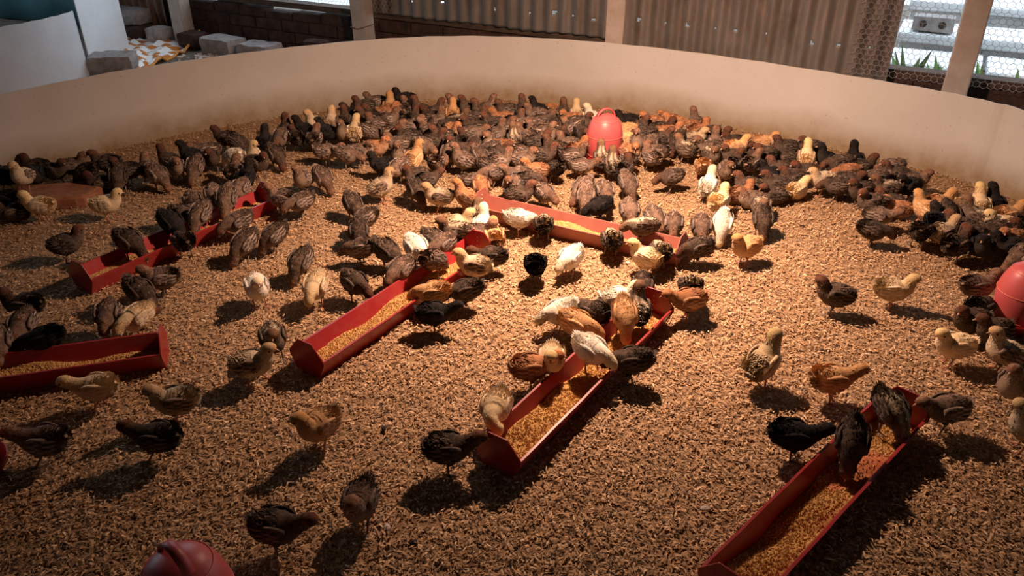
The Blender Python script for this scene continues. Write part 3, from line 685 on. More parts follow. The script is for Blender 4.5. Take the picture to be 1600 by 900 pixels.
def make_pose(key, turn, seed):
    rnd = random.Random(seed); pp = POSE[key]; n = len(pp)
    pts = []; ang = []
    piv = pp[5]
    for i, (x, z, w_, h_, hm) in enumerate(pp):
        a_ = turn*max(0, min(1, (i-5)/3))
        if i > 5:
            dx = x-piv[0]; aa = turn*min(1, (i-5)/3)*.8
            pts.append(Vector((piv[0]+dx*math.cos(aa), dx*math.sin(aa), z)))
        else: pts.append(Vector((x, 0, z)))
        ang.append(a_)
    # resample
    K = 4; rp = []; rv = []
    for i in range(n-1):
        a, b, c, d = pts[max(i-1, 0)], pts[i], pts[i+1], pts[min(i+2, n-1)]
        for j in range(K):
            u_ = j/K
            rp.append(.5*((2*b)+(c-a)*u_+(2*a-5*b+4*c-d)*u_*u_+(3*b-a-3*c+d)*u_**3))
            f = lambda q: (1-u_)*pp[i][q]+u_*pp[i+1][q]
            rv.append((f(2), f(3), f(4), (1-u_)*ang[i]+u_*ang[i+1]))
    rp.append(pts[-1]); rv.append((.0035, .0035, 1, ang[-1]))
    m = MB(); ns = 16; vs = []; cs = []; fs = []; nrm = []
    for i, p in enumerate(rp):
        T = (rp[min(i+1, len(rp)-1)]-rp[max(i-1, 0)]).normalized(); w_, h_, hm, a_ = rv[i]
        Sd = Vector((-math.sin(a_), math.cos(a_), 0)); U_ = T.cross(Sd).normalized()*-1
        if U_.z < 0 and key not in ('P', 'F') : pass
        U_ = -T.cross(Sd).normalized() if (-T.cross(Sd)).dot(Vector((-.3, 0, 1))) > 0 else T.cross(Sd).normalized()
        for k in range(ns):
            t_ = 2*math.pi*k/ns; r1 = 1+rnd.uniform(-.03, .03)
            dv = Sd*math.cos(t_)*w_*r1+U_*math.sin(t_)*h_*r1
            vs.append(p+dv); s_ = math.sin(t_); side = abs(math.cos(t_))
            belly = max(0, min(1, (-s_-.25)*1.8))
            if hm > .3: hm_ = hm*(1 if s_ > .15 else .45)
            else: hm_ = hm
            fr = i/len(rp)
            if .38 < fr < .62 and s_ < .3: belly = max(belly, .5)
            stripe = 1.0 if (hm < .5 and s_ > .4 and .28 < side < .62) else 0
            cs.append((hm_, min(1, belly+(.55 if hm > .3 and s_ < .1 else 0)), stripe, 1)); nrm.append((dv.normalized(), T))
    for i in range(len(rp)-1):
        for k in range(ns):
            k2 = (k+1) % ns; fs.append((i*ns+k, i*ns+k2, (i+1)*ns+k2, (i+1)*ns+k))
    fs += [tuple(range(ns-1, -1, -1)), tuple((len(rp)-1)*ns+k for k in range(ns))]
    m.add(vs, fs, cs)
    nb = len(fs)
    # downy tufts
    for q in range(2600):
        i = rnd.randrange(1, len(rp)-3); k = rnd.randrange(ns); id_ = i*ns+k
        u1, u2 = rnd.random(), rnd.random()
        p = vs[id_].lerp(vs[id_+ns], u1).lerp(vs[i*ns+(k+1) % ns].lerp(vs[(i+1)*ns+(k+1) % ns], u1), u2)
        nn, T = nrm[id_]; sd = nn.cross(T).normalized()
        hm = cs[id_][0]; L_ = rnd.uniform(.007, .013)*(1-.6*hm); wdt = rnd.uniform(.0014, .0034)*(1-.5*hm)
        bk = (-T+sd*rnd.uniform(-.4, .4)).normalized()
        lift = rnd.uniform(.12, .42)
        p0 = p-nn*.001; p1 = p0+bk*L_*.55+nn*L_*lift*.6; p2 = p0+bk*L_+nn*L_*lift*.9
        v_ = rnd.uniform(-.12, .12); vv = rnd.choice((.35, .55, .8, 1, 1.3, 2.1)); cc_ = (cs[id_][0], max(0, min(1, cs[id_][1]+v_)), cs[id_][2], 1+(vv-1)*(1-.6*hm))
        m.add([p0+sd*wdt*.4, p1+sd*wdt, p2, p1-sd*wdt, p0-sd*wdt*.4], [(0, 1, 3, 4), (1, 2, 3)], [cc_]*5)
    body = m.mesh('body', [BM['g'][0]], True, True)
    # wings
    wings = []
    b0, b1 = pts[2], pts[5]; ax = (b1-b0).normalized()
    for sgn in (1, -1):
        m = MB(); m.col = (0, 0, 0, 1)
        up = Vector((-ax.z, 0, ax.x)); out = Vector((0, sgn, 0))
        cen = pts[3].lerp(pts[4], .35)+up*.008
        vs2 = []; fs2 = []; nu, nv = 10, 7
        for a1 in range(nu+1):
            u_ = a1/nu; x = .030-.070*u_
            hh_ = .025*math.sin(math.pi*min(1, (u_*.9+.07)))**.6*(1-.35*u_); ctr = -.001+.005*u_
            for b1_ in range(nv+1):
                v_ = b1_/nv*2-1
                yy = .0405-.5*(x*x)*7.5-.006*v_*v_-.010*max(0, u_-.5)
                vs2.append(cen+ax*x+up*(ctr+v_*hh_)+out*(yy+.001*math.sin(v_*9)))
        base_n = len(vs2)
        for v in list(vs2): vs2.append(v-out*.006)
        for a1 in range(nu):
            for b1_ in range(nv):
                q = a1*(nv+1)+b1_; f_ = (q, q+nv+1, q+nv+2, q+1); fs2.append(f_); fs2.append(tuple(x+base_n for x in f_[::-1]))
        for a1 in range(nu):
            for b1_ in (0, nv):
                q = a1*(nv+1)+b1_; fs2.append((q, q+nv+1, q+nv+1+base_n, q+base_n))
        for a1 in (0, nu):
            for b1_ in range(nv):
                q = a1*(nv+1)+b1_; fs2.append((q, q+1, q+1+base_n, q+base_n))
        m.add(vs2, fs2)
        for row, (xs_, ln_, nb_) in enumerate(((.018, .024, 6), (.002, .026, 6), (-.013, .034, 6))):
            for q in range(nb_):
                v_ = (q/(nb_-1)*2-1)*.8; st = cen+ax*xs_+up*(v_*.021)+out*(.0412-xs_*xs_*3.6-.006*v_*v_-row*.0004)
                d_ = (-ax+up*(.10-.16*v_)).normalized(); e_ = st+d_*ln_-out*.005; md = st+d_*ln_*.55+out*.0012; s_ = up*.0042
                m.col = (0, .3 if q % 2 else 0, 0, (.45, 1.9, .8, 1.3, .4, 1.5)[(q+row) % 6])
                m.add([st+s_*.5, md+s_, e_+s_*.2, e_-s_*.2, md-s_, st-s_*.5], [(0, 1, 4, 5), (1, 2, 3, 4)])
        wings.append(m.mesh('wing', [BM['g'][1]], True, True))
    # tail
    m = MB(); tb = pts[0]; t0 = (pts[0]-pts[2]).normalized(); tdir = (t0+Vector((0, 0, .42))).normalized(); 
    for q in range(7):
        a_ = (q-3)*.16; d_ = (tdir+Vector((0, math.sin(a_)*.9, -abs(a_)*.4))).normalized(); L_ = .030-abs(q-3)*.003
        st = tb+Vector((.006, a_*.02, -.002)); sd = Vector((0, 1, 0))*.0042+Vector((0, 0, .0006*(q-3)))
        m.add([st-sd*.5, st+d_*L_*.6-sd, st+d_*L_, st+d_*L_*.6+sd, st+sd*.5, st+d_*L_*.5+Vector((0, 0, .002))], [(0, 1, 5), (1, 2, 5), (2, 3, 5), (3, 4, 5), (4, 0, 5), (4, 3, 2, 1, 0)])
    tail = m.mesh('tail', [BM['g'][1]], False, True)
    # head bits
    hp = pts[8]; a_ = ang[-1]; fw = (pts[10]-pts[8]).normalized(); sd = Vector((-math.sin(a_), math.cos(a_), 0)); upv = fw.cross(sd); 
    if upv.dot(Vector((-.4, 0, 1))) < 0: upv = -upv
    m = MB(); b = pts[10]-fw*.002
    vs3 = []
    for L_, r_, dz_ in ((0, .0046, 0), (.006, .0032, -.0004), (.0125, .0005, -.0022)):
        for k in range(8):
            t_ = 2*math.pi*k/8; vs3.append(b+fw*L_+sd*math.cos(t_)*r_*.85+upv*(math.sin(t_)*r_*.95+dz_))
    m.add(vs3, [(i*8+k, i*8+(k+1) % 8, (i+1)*8+(k+1) % 8, (i+1)*8+k) for i in range(2) for k in range(8)]+[tuple(16+k for k in range(8))])
    beak = m.mesh('beak', [M_BEAK], True)
    eyes = []
    for sgn in (1, -1):
        m = MB(); e_ = pts[8]+fw*.008+sd*sgn*.0162+upv*.002; m.ball(e_, .0033, 8); eyes.append(m.mesh('eye', [M_EYE], True))
    return dict(body=body, wings=wings, tail=tail, beak=beak, eyes=eyes)
def leg_mesh(sgn, swing, sit=False, reach=0):
    m = MB(); y = sgn*.019
    if sit:
        m.cur = 1; fx = .028
        for a_ in (-.6, 0, .6): m.tube([(fx, y*1.3, .004), (fx+.02*math.cos(a_), y*1.3+.02*math.sin(a_), .003)], [.0022, .0012], 5)
        m.tube([(fx-.02, y*1.3, .008), (fx, y*1.3, .004)], .0026, 5)
        return m.mesh('leg', [BM['g'][0], M_LEGS], True, True)
    hx = -.004+swing*.4; m.cur = 0; m.col = (0, .5, 0, 1)
    m.tube([(-.008, y*.9, .066), (-.002+swing*.2, y, .054), (hx+.002, y, .043), (hx-.002, y, .035)], [.017, .0155, .0095, .0036], 8)
    m.cur = 1; fx = swing
    m.tube([(hx-.003, y, .038), (fx-.001, y*1.02, .004)], [.0031, .0027], 6)
    for a_, l_ in ((-.55+sgn*.1, .021), (0+sgn*.1, .026), (.55+sgn*.1, .021), (math.pi, .010)):
        m.tube([(fx, y, .0045), (fx+l_*.5*math.cos(a_), y+l_*.5*math.sin(a_), .0048), (fx+l_*math.cos(a_), y+l_*math.sin(a_), .0022)], [.0024, .0019, .0010], 5)
    return m.mesh('leg', [BM['g'][0], M_LEGS], True, True)
LEGS = {'N': (leg_mesh(1, .010), leg_mesh(-1, -.006)), 'walk': (leg_mesh(1, .026), leg_mesh(-1, -.022)), 'S': (leg_mesh(1, 0, True), leg_mesh(-1, 0, True))}
PM = {}
def get_pose(key, turn):
    k = (key, turn)
    if k not in PM: PM[k] = make_pose(key, R(turn), hash(key+str(turn)) % 1000 if False else sum(map(ord, key))+turn)
    return PM[k]

# px, py of the body centre, heading in the ground plane, pose(+L/R head turn, w = striding), colour, label
C = []
def A(px, py, a, pose, col, lab=None, s=1.0): C.append([px, py, a, pose, col, lab, s])
# --- foreground and open floor, left half
A(562, 788, 262, 'Nw', 'g', 'grey brown chick striding towards the camera, tail raised, bottom left of centre')
A(437, 825, 352, 'M', 'd', 'dark rusty chick at the bottom edge walking right, beside the bottom left drinker')
A(497, 668, 232, 'NR', 'o', 'buff chick walking towards the camera below the left centre trough')
A(704, 702, 8, 'M', 'd', 'dark chick stretching its neck at the near end of the centre trough')
A(242, 684, 176, 'Mw', 'd', 'dark chestnut headed chick running left with a long shadow behind it, lower left')
A(66, 690, 182, 'Mw', 'g', 'blurred brown chick hurrying left beside the left edge')
A(146, 606, 190, 'M', 'y', 'cream chick with yellow head below the left edge trough')
A(272, 628, 200, 'N', 'c', 'speckled pale chick right of the yellow headed one, lower left')
A(397, 570, 8, 'Nw', 'c', 'dark winged pale chested chick walking right, left of the left centre trough')
A(427, 533, 290, 'N', 's', 'dark chick facing the camera just above the dark winged one')
A(402, 452, 292, 'N', 'w', 'white chick facing the camera, left of centre on open litter')
A(492, 450, 262, 'F', 'y', 'cream chick stooping, right of the white one on open litter')
A(468, 410, 250, 'P', 'g', 'grey brown chick pecking between the white and cream chicks')
A(380, 382, 235, 'P', 'g', 'grey brown chick pecking right of the rear left trough, nearer the camera')
A(425, 368, 222, 'P', 'g', 'grey brown chick with raised tail pecking right of the rear left trough')
A(370, 348, 225, 'P', 'g', 'grey chick reaching into the rear left trough from its right side')
A(250, 436, 205, 'N', 'g', 'grey long legged chick standing below the rear left trough')
A(220, 456, 330, 'P', 'd', 'dark chick with rusty head bending down, just left of the long legged grey one')
A(168, 494, 285, 'P', 'g', 'brown chick pecking behind the left edge trough, left of the cream one')
A(212, 497, 240, 'P', 'y', 'cream chick leaning into the left edge trough')
A(62, 537, 200, 'F', 'k', 'black backed chick feeding at the left edge trough')
A(28, 512, 275, 'P', 'g', 'rusty headed brown chick behind the left edge trough')
A(3, 536, 300, 'P', 'g', 'rusty headed chick cut off by the left edge at the trough')
A(35, 478, 182, 'N', 'd', 'dark blurred chick walking left above the left edge trough')
A(106, 382, 28, 'Nw', 'd', 'dark blurred chick striding right, left of the rear left trough')
A(168, 320, 8, 'N', 'y', 'cream chick looking right, just right of the clay slab')
A(58, 322, 184, 'N', 'y', 'cream chick looking left, in front of the clay slab')
A(22, 335, 200, 'S', 'd', 'dark chick sitting at the left edge in front of the cream one')
A(6, 312, 180, 'N', 'k'); A(16, 290, 175, 'U', 'k'); A(33, 292, 270, 'U', 'c'); A(58, 274, 290, 'N', 'k')
A(48, 260, 182, 'S', 'd'); A(88, 266, 350, 'N', 'd'); A(112, 262, 10, 'N', 'g'); A(132, 268, 170, 'N', 'd')
A(166, 256, 190, 'U', 'd'); A(178, 276, 280, 'N', 'd'); A(165, 290, 200, 'S', 'd'); A(222, 264, 120, 'N', 'g'); A(248, 274, 325, 'P', 'g')
A(205, 268, 200, 'N', 'd'); A(266, 252, 175, 'UR', 'd'); A(276, 262, 300, 'N', 'g'); A(297, 245, 190, 'U', 'k'); A(304, 262, 265, 'P', 'g')
A(322, 236, 200, 'U', 'g'); A(330, 248, 300, 'N', 'd'); A(352, 216, 178, 'N', 'd'); A(374, 222, 5, 'N', 'd'); A(362, 244, 150, 'P', 'w', 'white chick bending its yellow head, near the left fence')
A(366, 268, 95, 'U', 'g'); A(394, 245, 300, 'UL', 'y'); A(404, 254, 335, 'N', 'd'); A(420, 222, 95, 'U', 'k'); A(432, 242, 310, 'P', 'd')
A(374, 296, 265, 'P', 'g'); A(385, 278, 80, 'N', 'k'); A(304, 318, 300, 'P', 'g'); A(322, 330, 320, 'P', 'd'); A(334, 306, 290, 'P', 'g'); A(347, 322, 270, 'P', 'g')
A(298, 338, 335, 'P', 'd'); A(286, 372, 135, 'P', 'd'); A(272, 362, 330, 'P', 'k'); A(318, 346, 250, 'P', 'g'); A(206, 388, 335, 'P', 'd', 'dark chick feeding inside the rear left trough near its near end')
A(440, 312, 172, 'N', 'g'); A(468, 316, 215, 'P', 'g'); A(472, 280, 255, 'U', 'g'); A(505, 277, 312, 'P', 'g')
# --- fence line left
A(437, 216, 268, 'U', 'g'); A(448, 204, 95, 'U', 'd'); A(458, 214, 120, 'U', 'd'); A(477, 206, 180, 'U', 'k'); A(495, 214, 90, 'U', 'g')
A(510, 208, 180, 'U', 'k'); A(490, 192, 250, 'U', 'c'); A(522, 192, 90, 'U', 'c'); A(534, 206, 268, 'U', 'g'); A(534, 188, 90, 'U', 'd'); A(557, 205, 88, 'U', 'y', 'cream chick standing tall with its back turned, at the left of the packed flock')
A(550, 178, 180, 'N', 'k'); A(570, 168, 200, 'N', 'd'); A(586, 160, 200, 'N', 'g'); A(602, 168, 90, 'U', 'o', 'buff chick with its back turned against the back fence, left part'); A(608, 176, 350, 'N', 'r')
A(590, 178, 180, 'S', 'd'); A(575, 184, 180, 'N', 'd'); A(590, 193, 180, 'N', 'g'); A(606, 190, 20, 'N', 'g'); A(578, 205, 5, 'N', 'g')
A(612, 208, 10, 'N', 'g'); A(632, 156, 182, 'N', 'k'); A(634, 170, 90, 'N', 'g'); A(657, 172, 185, 'U', 'd'); A(647, 200, 355, 'U', 'g')
A(683, 176, 0, 'U', 'd'); A(668, 184, 160, 'N', 'd'); A(513, 238, 0, 'M', 'g'); A(544, 240, 350, 'F', 'g'); A(566, 238, 350, 'N', 'g', 'grey brown chick with dark wing standing in front of the flock, left'); A(590, 232, 345, 'N', 'r')
A(620, 226, 200, 'N', 'g'); A(622, 244, 268, 'U', 'g'); A(648, 248, 62, 'U', 'o', 'buff chick standing tall in the middle left of the flock'); A(636, 212, 180, 'N', 'd'); A(664, 228, 318, 'F', 'g')
A(680, 222, 5, 'U', 'd'); A(682, 254, 90, 'P', 'g'); A(668, 204, 150, 'N', 'g'); A(604, 262, 180, 'N', 'k'); A(621, 262, 240, 'N', 'g')
A(644, 275, 215, 'S', 'd'); A(597, 291, 15, 'U', 'c', 'pied cream headed chick left of the packed flock, looking right'); A(668, 282, 35, 'U', 'd'); A(652, 297, 300, 'P', 'd')
A(722, 250, 175, 'U', 'g'); A(732, 236, 330, 'U', 'd'); A(755, 244, 300, 'N', 'g'); A(740, 283, 10, 'F', 'g', 'grey brown chick bending down to the right behind the back trough left end'); A(767, 262, 0, 'N', 'd'); A(780, 252, 20, 'N', 'g')
A(690, 308, 182, 'N', 'c', 'pied chick with pale yellow head and black tail looking left, behind the back trough'); A(722, 308, 165, 'U', 'r'); A(768, 297, 275, 'P', 'r')
A(752, 322, 85, 'S', 's', 'striped chick crouching on the left end of the back trough')
# --- crowd centre
A(732, 171, 182, 'U', 'd'); A(714, 164, 160, 'N', 'g'); A(707, 176, 88, 'U', 'o', 'buff chick with its back turned at the back fence, left of the drinker'); A(712, 188, 20, 'N', 's'); A(750, 176, 200, 'U', 'd')
A(764, 170, 5, 'U', 'g'); A(798, 172, 180, 'N', 'd'); A(824, 174, 90, 'U', 'd'); A(832, 178, 180, 'N', 'g'); A(844, 174, 185, 'U', 'k')
A(857, 174, 250, 'N', 'r'); A(869, 176, 90, 'U', 'd'); A(742, 184, 0, 'N', 'd'); A(770, 192, 180, 'N', 'd'); A(783, 188, 200, 'N', 'r')
A(804, 192, 20, 'N', 'g'); A(820, 196, 200, 'U', 'g'); A(842, 203, 200, 'N', 'g'); A(850, 190, 0, 'N', 'g'); A(851, 208, 0, 'U', 'g')
A(890, 200, 190, 'N', 'g'); A(893, 188, 200, 'N', 'r'); A(902, 180, 100, 'U', 'y'); A(924, 184, 170, 'U', 'w', 'white headed chick upright just behind the back drinker'); A(729, 208, 0, 'U', 'g'); A(715, 206, 300, 'N', 'r')
A(756, 220, 268, 'U', 'g'); A(774, 212, 10, 'U', 'g'); A(788, 204, 30, 'N', 'g'); A(806, 216, 100, 'U', 's'); A(821, 214, 150, 'N', 'g')
A(840, 222, 0, 'N', 'd'); A(856, 217, 10, 'U', 'g'); A(788, 233, 345, 'F', 'r'); A(816, 238, 20, 'N', 'g'); A(779, 240, 0, 'N', 'd')
A(755, 238, 200, 'N', 'g'); A(848, 242, 350, 'N', 'd'); A(868, 233, 160, 'N', 'd'); A(877, 217, 90, 'U', 'd'); A(893, 230, 170, 'N', 'g')
A(700, 196, 160, 'N', 'd'); A(694, 212, 190, 'N', 'd'); A(692, 190, 30, 'U', 'g'); A(705, 228, 280, 'U', 'd'); A(724, 222, 90, 'N', 'd'); A(708, 240, 260, 'U', 'g'); A(650, 186, 60, 'N', 'd'); A(745, 228, 260, 'U', 'd'); A(738, 198, 180, 'N', 'd'); A(866, 200, 270, 'N', 'd'); A(908, 206, 280, 'U', 'd'); A(906, 192, 350, 'N', 'd')
A(816, 250, 340, 'N', 'g'); A(808, 275, 168, 'U', 'g'); A(774, 268, 190, 'N', 'g'); A(836, 268, 182, 'N', 'r'); A(822, 280, 20, 'N', 'd')
A(866, 262, 120, 'P', 'd'); A(896, 243, 5, 'N', 'g'); A(911, 259, 352, 'M', 'g', 'large grey brown chick facing right in front of the back drinker'); A(914, 232, 30, 'N', 'r'); A(946, 243, 88, 'U', 's', 'striped chick standing upright against the back drinker')
A(804, 293, 250, 'N', 'g'); A(850, 302, 312, 'P', 'g', 'grey brown chick pecking right, behind the white one on the back trough'); A(812, 304, 0, 'N', 'd'); A(822, 322, 0, 'F', 'w', 'white chick perched on the rim of the back trough')
A(909, 294, 230, 'P', 'g'); A(915, 308, 262, 'P', 'g'); A(945, 302, 280, 'N', 'g'); A(935, 322, 205, 'P', 'k', 'black chick feeding at the far side of the back trough')
A(978, 190, 195, 'N', 'k', 'black chick against the fence directly right of the back drinker'); A(979, 206, 200, 'N', 'o'); A(975, 222, 200, 'N', 'o'); A(996, 198, 10, 'N', 'd'); A(1016, 194, 180, 'N', 'r')
A(1003, 208, 170, 'U', 'd'); A(992, 222, 250, 'U', 'g'); A(1016, 224, 250, 'U', 'g'); A(1036, 202, 0, 'N', 'd'); A(1034, 218, 5, 'N', 'd')
A(1045, 190, 180, 'N', 'r'); A(1056, 196, 200, 'N', 'r'); A(1073, 198, 180, 'N', 'r'); A(1046, 208, 340, 'N', 'r'); A(1058, 222, 240, 'P', 'd')
A(1088, 192, 120, 'U', 'g'); A(1092, 206, 20, 'N', 'r'); A(1089, 218, 0, 'N', 'c'); A(1071, 232, 130, 'N', 's'); A(1105, 214, 180, 'N', 'd')
A(1115, 218, 0, 'N', 'd'); A(1122, 222, 95, 'U', 'g'); A(1106, 233, 170, 'N', 'g'); A(1118, 242, 280, 'N', 's'); A(1134, 224, 200, 'N', 'd')
A(961, 256, 88, 'U', 's'); A(982, 250, 95, 'P', 'g'); A(1005, 245, 118, 'N', 'g', 'grey chick with pale legs at the front of the flock right of the drinker'); A(1026, 238, 135, 'N', 'g'); A(985, 238, 300, 'N', 'r')
A(982, 288, 285, 'P', 'g', 'grey brown chick pecking alone in front of the back drinker'); A(1047, 277, 192, 'F', 'd', 'dark chick with rusty lowered head, alone right of the back drinker')
A(968, 262, 60, 'N', 'd')
# --- around the back trough
A(984, 332, 268, 'P', 'g'); A(1024, 342, 278, 'P', 'g'); A(1052, 351, 262, 'P', 'g'); A(1004, 362, 168, 'F', 's', 'striped chick lying along the right half of the back trough'); A(955, 374, 88, 'P', 's', 'dark chick pecking at the near side of the back trough')
A(1036, 386, 95, 'P', 's'); A(1007, 403, 140, 'NL', 'y', 'yellow fluffy chick in front of the back trough right end'); A(1088, 388, 192, 'F', 'd', 'dark chick feeding at the right end of the back trough'); A(1096, 357, 262, 'P', 'g'); A(856, 344, 88, 'P', 's', 'striped chick at the middle of the back trough, back turned')
A(837, 412, 85, 'P', 'k', 'black chick pecking on open litter in the centre'); A(890, 404, 235, 'F', 'w', 'white chick with grey back right of the black one in the centre')
A(1128, 352, 250, 'P', 'w', 'white chick right of the back trough'); A(1164, 388, 205, 'N', 'o', 'buff chick standing alone right of the back trough'); A(1192, 344, 265, 'P', 'd', 'dark chick pecking alone in front of the right flock')
# --- left of centre
A(562, 388, 184, 'F', 'g', 'grey brown chick with rusty lowered head facing left, behind the left centre trough'); A(606, 393, 335, 'P', 'd'); A(556, 442, 318, 'P', 'd', 'dark chick bending right towards the left centre trough')
A(552, 319, 300, 'P', 'd'); A(567, 342, 208, 'P', 'g'); A(561, 362, 280, 'P', 'd')
A(716, 352, 10, 'N', 'y', 'yellow chick behind the far end of the left centre trough'); A(754, 352, 80, 'U', 'w', 'white chick behind the far end plate of the left centre trough'); A(768, 372, 100, 'N', 'o', 'buff chick half hidden behind the far plate of the left centre trough')
A(680, 375, 320, 'P', 'd'); A(710, 364, 185, 'N', 's'); A(709, 384, 230, 'P', 'g'); A(736, 379, 350, 'N', 'g'); A(652, 389, 300, 'P', 'w', 'white chick pecking beside the left centre trough')
A(673, 414, 62, 'P', 'g'); A(634, 426, 240, 'P', 'g'); A(726, 411, 172, 'N', 'c', 'pied orange headed chick over the far part of the left centre trough'); A(764, 402, 182, 'M', 'd', 'dark chick with raised tail right of the left centre trough')
A(668, 456, 175, 'F', 'o', 'buff chick feeding across the left centre trough'); A(725, 455, 195, 'F', 'd', 'large dark chick right of the left centre trough middle'); A(682, 490, 0, 'M', 'k', 'blackish chick in front of the left centre trough')
# --- centre trough
A(876, 487, 205, 'F', 'w', 'white chick left of the centre trough far part'); A(904, 508, 330, 'F', 'o'); A(925, 488, 130, 'P', 'd'); A(962, 502, 268, 'P', 'o', 'buff chick pecking down into the centre trough')
A(978, 470, 0, 'N', 'w', 'white chick beside the far end of the centre trough'); A(996, 492, 88, 'U', 's', 'striped chick with back turned beside the centre trough far end'); A(1001, 452, 260, 'P', 'd'); A(1068, 476, 188, 'M', 'r', 'chestnut chick leaning left over the far end of the centre trough')
A(1078, 446, 88, 'P', 's', 'dark striped chick just behind the chestnut one'); A(884, 572, 262, 'N', 'y', 'cream chick facing the camera at the middle of the centre trough'); A(926, 562, 315, 'F', 'w', 'white chick feeding inside the middle of the centre trough')
A(982, 566, 172, 'F', 'd', 'dark chick reaching left into the middle of the centre trough'); A(836, 575, 10, 'M', 'r', 'chestnut blurred chick left of the centre trough'); A(796, 650, 255, 'FL', 'y', 'buff cream chick standing in the near end of the centre trough')
# --- right open floor
A(1303, 462, 165, 'N', 'd', 'dark chick alone on open litter at right, beside the yellow one'); A(1398, 454, 348, 'N', 'y', 'yellow chick looking right, alone at upper right of the open litter'); A(1194, 565, 40, 'U', 'y', 'cream white chick standing upright on open litter, right of centre', 1.08)
A(1303, 594, 5, 'M', 'o', 'orange buff chick walking right, above the front right trough'); A(1244, 682, 350, 'M', 'k', 'black chick left of the front right trough'); A(1316, 698, 245, 'P', 'd', 'dark chick pecking over the left rim of the front right trough')
A(1391, 655, 285, 'P', 's', 'dark mottled chick pecking inside the far end of the front right trough'); A(1476, 640, 188, 'M', 'g', 'grey brown chick leaning to the far end of the front right trough'); A(1489, 541, 184, 'N', 'y', 'cream chick walking left near the right edge')
A(1517, 500, 190, 'N', 'd'); A(1547, 516, 200, 'N', 'd'); A(1566, 548, 170, 'U', 'c'); A(1582, 603, 225, 'U', 'g', 'brown long necked chick near the right edge above the pale one'); A(1606, 668, 170, 'U', 'y', 'pale cream chick cut off by the right edge')
A(1530, 448, 5, 'N', 'g'); A(1536, 486, 40, 'N', 'd'); A(1366, 360, 345, 'F', 'd', 'dark blurred chick bending right, left of the right side flock'); A(1374, 337, 335, 'M', 'g')
# --- right flock
A(1098, 258, 80, 'P', 'o', 'orange chick pecking at the edge of the flock right of the drinker'); A(1107, 288, 60, 'U', 'w', 'white bodied chick with yellow head right of the back trough'); A(1124, 316, 50, 'N', 'y', 'yellow chick with mottled back right of the back trough'); A(1135, 268, 262, 'N', 'g')
A(1156, 229, 5, 'N', 'o', 'bright buff chick resting against the fence at right'); A(1175, 240, 180, 'S', 'd'); A(1195, 224, 345, 'N', 'o'); A(1196, 243, 200, 'N', 'd'); A(1232, 234, 180, 'N', 'd')
A(1218, 247, 185, 'S', 'd'); A(1184, 258, 45, 'N', 'g'); A(1194, 270, 130, 'S', 'k'); A(1220, 268, 170, 'S', 'd'); A(1249, 268, 200, 'S', 'd')
A(1264, 249, 72, 'U', 'y', 'tall yellow buff chick with back turned against the right fence'); A(1249, 299, 40, 'S', 'y', 'plump yellow chick sitting at the front of the right flock'); A(1168, 292, 160, 'S', 'd'); A(1160, 308, 20, 'S', 'r')
A(1172, 314, 200, 'S', 'g'); A(1188, 326, 260, 'S', 's'); A(1206, 308, 180, 'S', 'd'); A(1262, 232, 180, 'N', 'd'); A(1290, 249, 200, 'U', 'k')
A(1310, 254, 180, 'N', 'd'); A(1336, 250, 90, 'U', 'k', 'black chick upright against the right fence'); A(1320, 270, 185, 'N', 'r'); A(1346, 260, 5, 'N', 'd'); A(1386, 262, 180, 'U', 'g')
A(1281, 283, 195, 'N', 'c', 'pied tan chick with rusty head in the right flock'); A(1328, 284, 300, 'N', 'd'); A(1365, 280, 195, 'F', 'g'); A(1397, 272, 170, 'N', 'd'); A(1384, 298, 180, 'N', 's', 'chick with white stripes on its back in the right flock')
A(1415, 292, 200, 'N', 'k'); A(1428, 284, 330, 'U', 'g'); A(1362, 318, 182, 'N', 'd'); A(1388, 318, 170, 'S', 'd')
A(1306, 290, 150, 'N', 'd'); A(1345, 300, 200, 'N', 'd'); A(1236, 282, 190, 'S', 'd'); A(1212, 288, 170, 'S', 'd'); A(1140, 246, 170, 'N', 'd'); A(1150, 256, 60, 'N', 'd')
A(1438, 327, 110, 'N', 'o', 'bright buff chick at the front of the far right flock'); A(1468, 318, 10, 'N', 'o'); A(1409, 332, 180, 'S', 'r'); A(1486, 340, 265, 'N', 'd'); A(1466, 344, 60, 'N', 'k')
A(1445, 362, 60, 'P', 'd'); A(1480, 367, 20, 'N', 'c', 'pied chick with pale shoulder at the front of the far right flock'); A(1532, 320, 80, 'U', 'y', 'cream buff chick with back turned against the far right fence'); A(1550, 318, 90, 'U', 'k')
A(1517, 342, 150, 'U', 's'); A(1544, 362, 180, 'N', 'd'); A(1576, 338, 5, 'N', 'o', 'orange chick looking right near the far right fence'); A(1565, 352, 170, 'N', 'y'); A(1584, 364, 180, 'N', 'd')
A(1521, 364, 200, 'N', 'd'); A(1531, 384, 250, 'N', 'k'); A(1575, 380, 200, 'N', 'r'); A(1590, 394, 190, 'N', 'g'); A(1509, 384, 30, 'N', 'd'); A(1556, 384, 170, 'N', 'k'); A(1590, 350, 40, 'N', 'd'); A(1500, 352, 160, 'N', 'd')

for k, c in enumerate(C):
    if not c[5] and c[3] == 'U' and c[4] in 'gdr' and c[1] > 195 and (k*7) % 5 < 3: c[3] = ('N', 'M', 'F')[k % 3]
    elif not c[5] and c[3] == 'N' and c[4] in 'gdr' and 195 < c[1] and (k*11) % 7 < 2: c[3] = ('F', 'P')[k % 2]
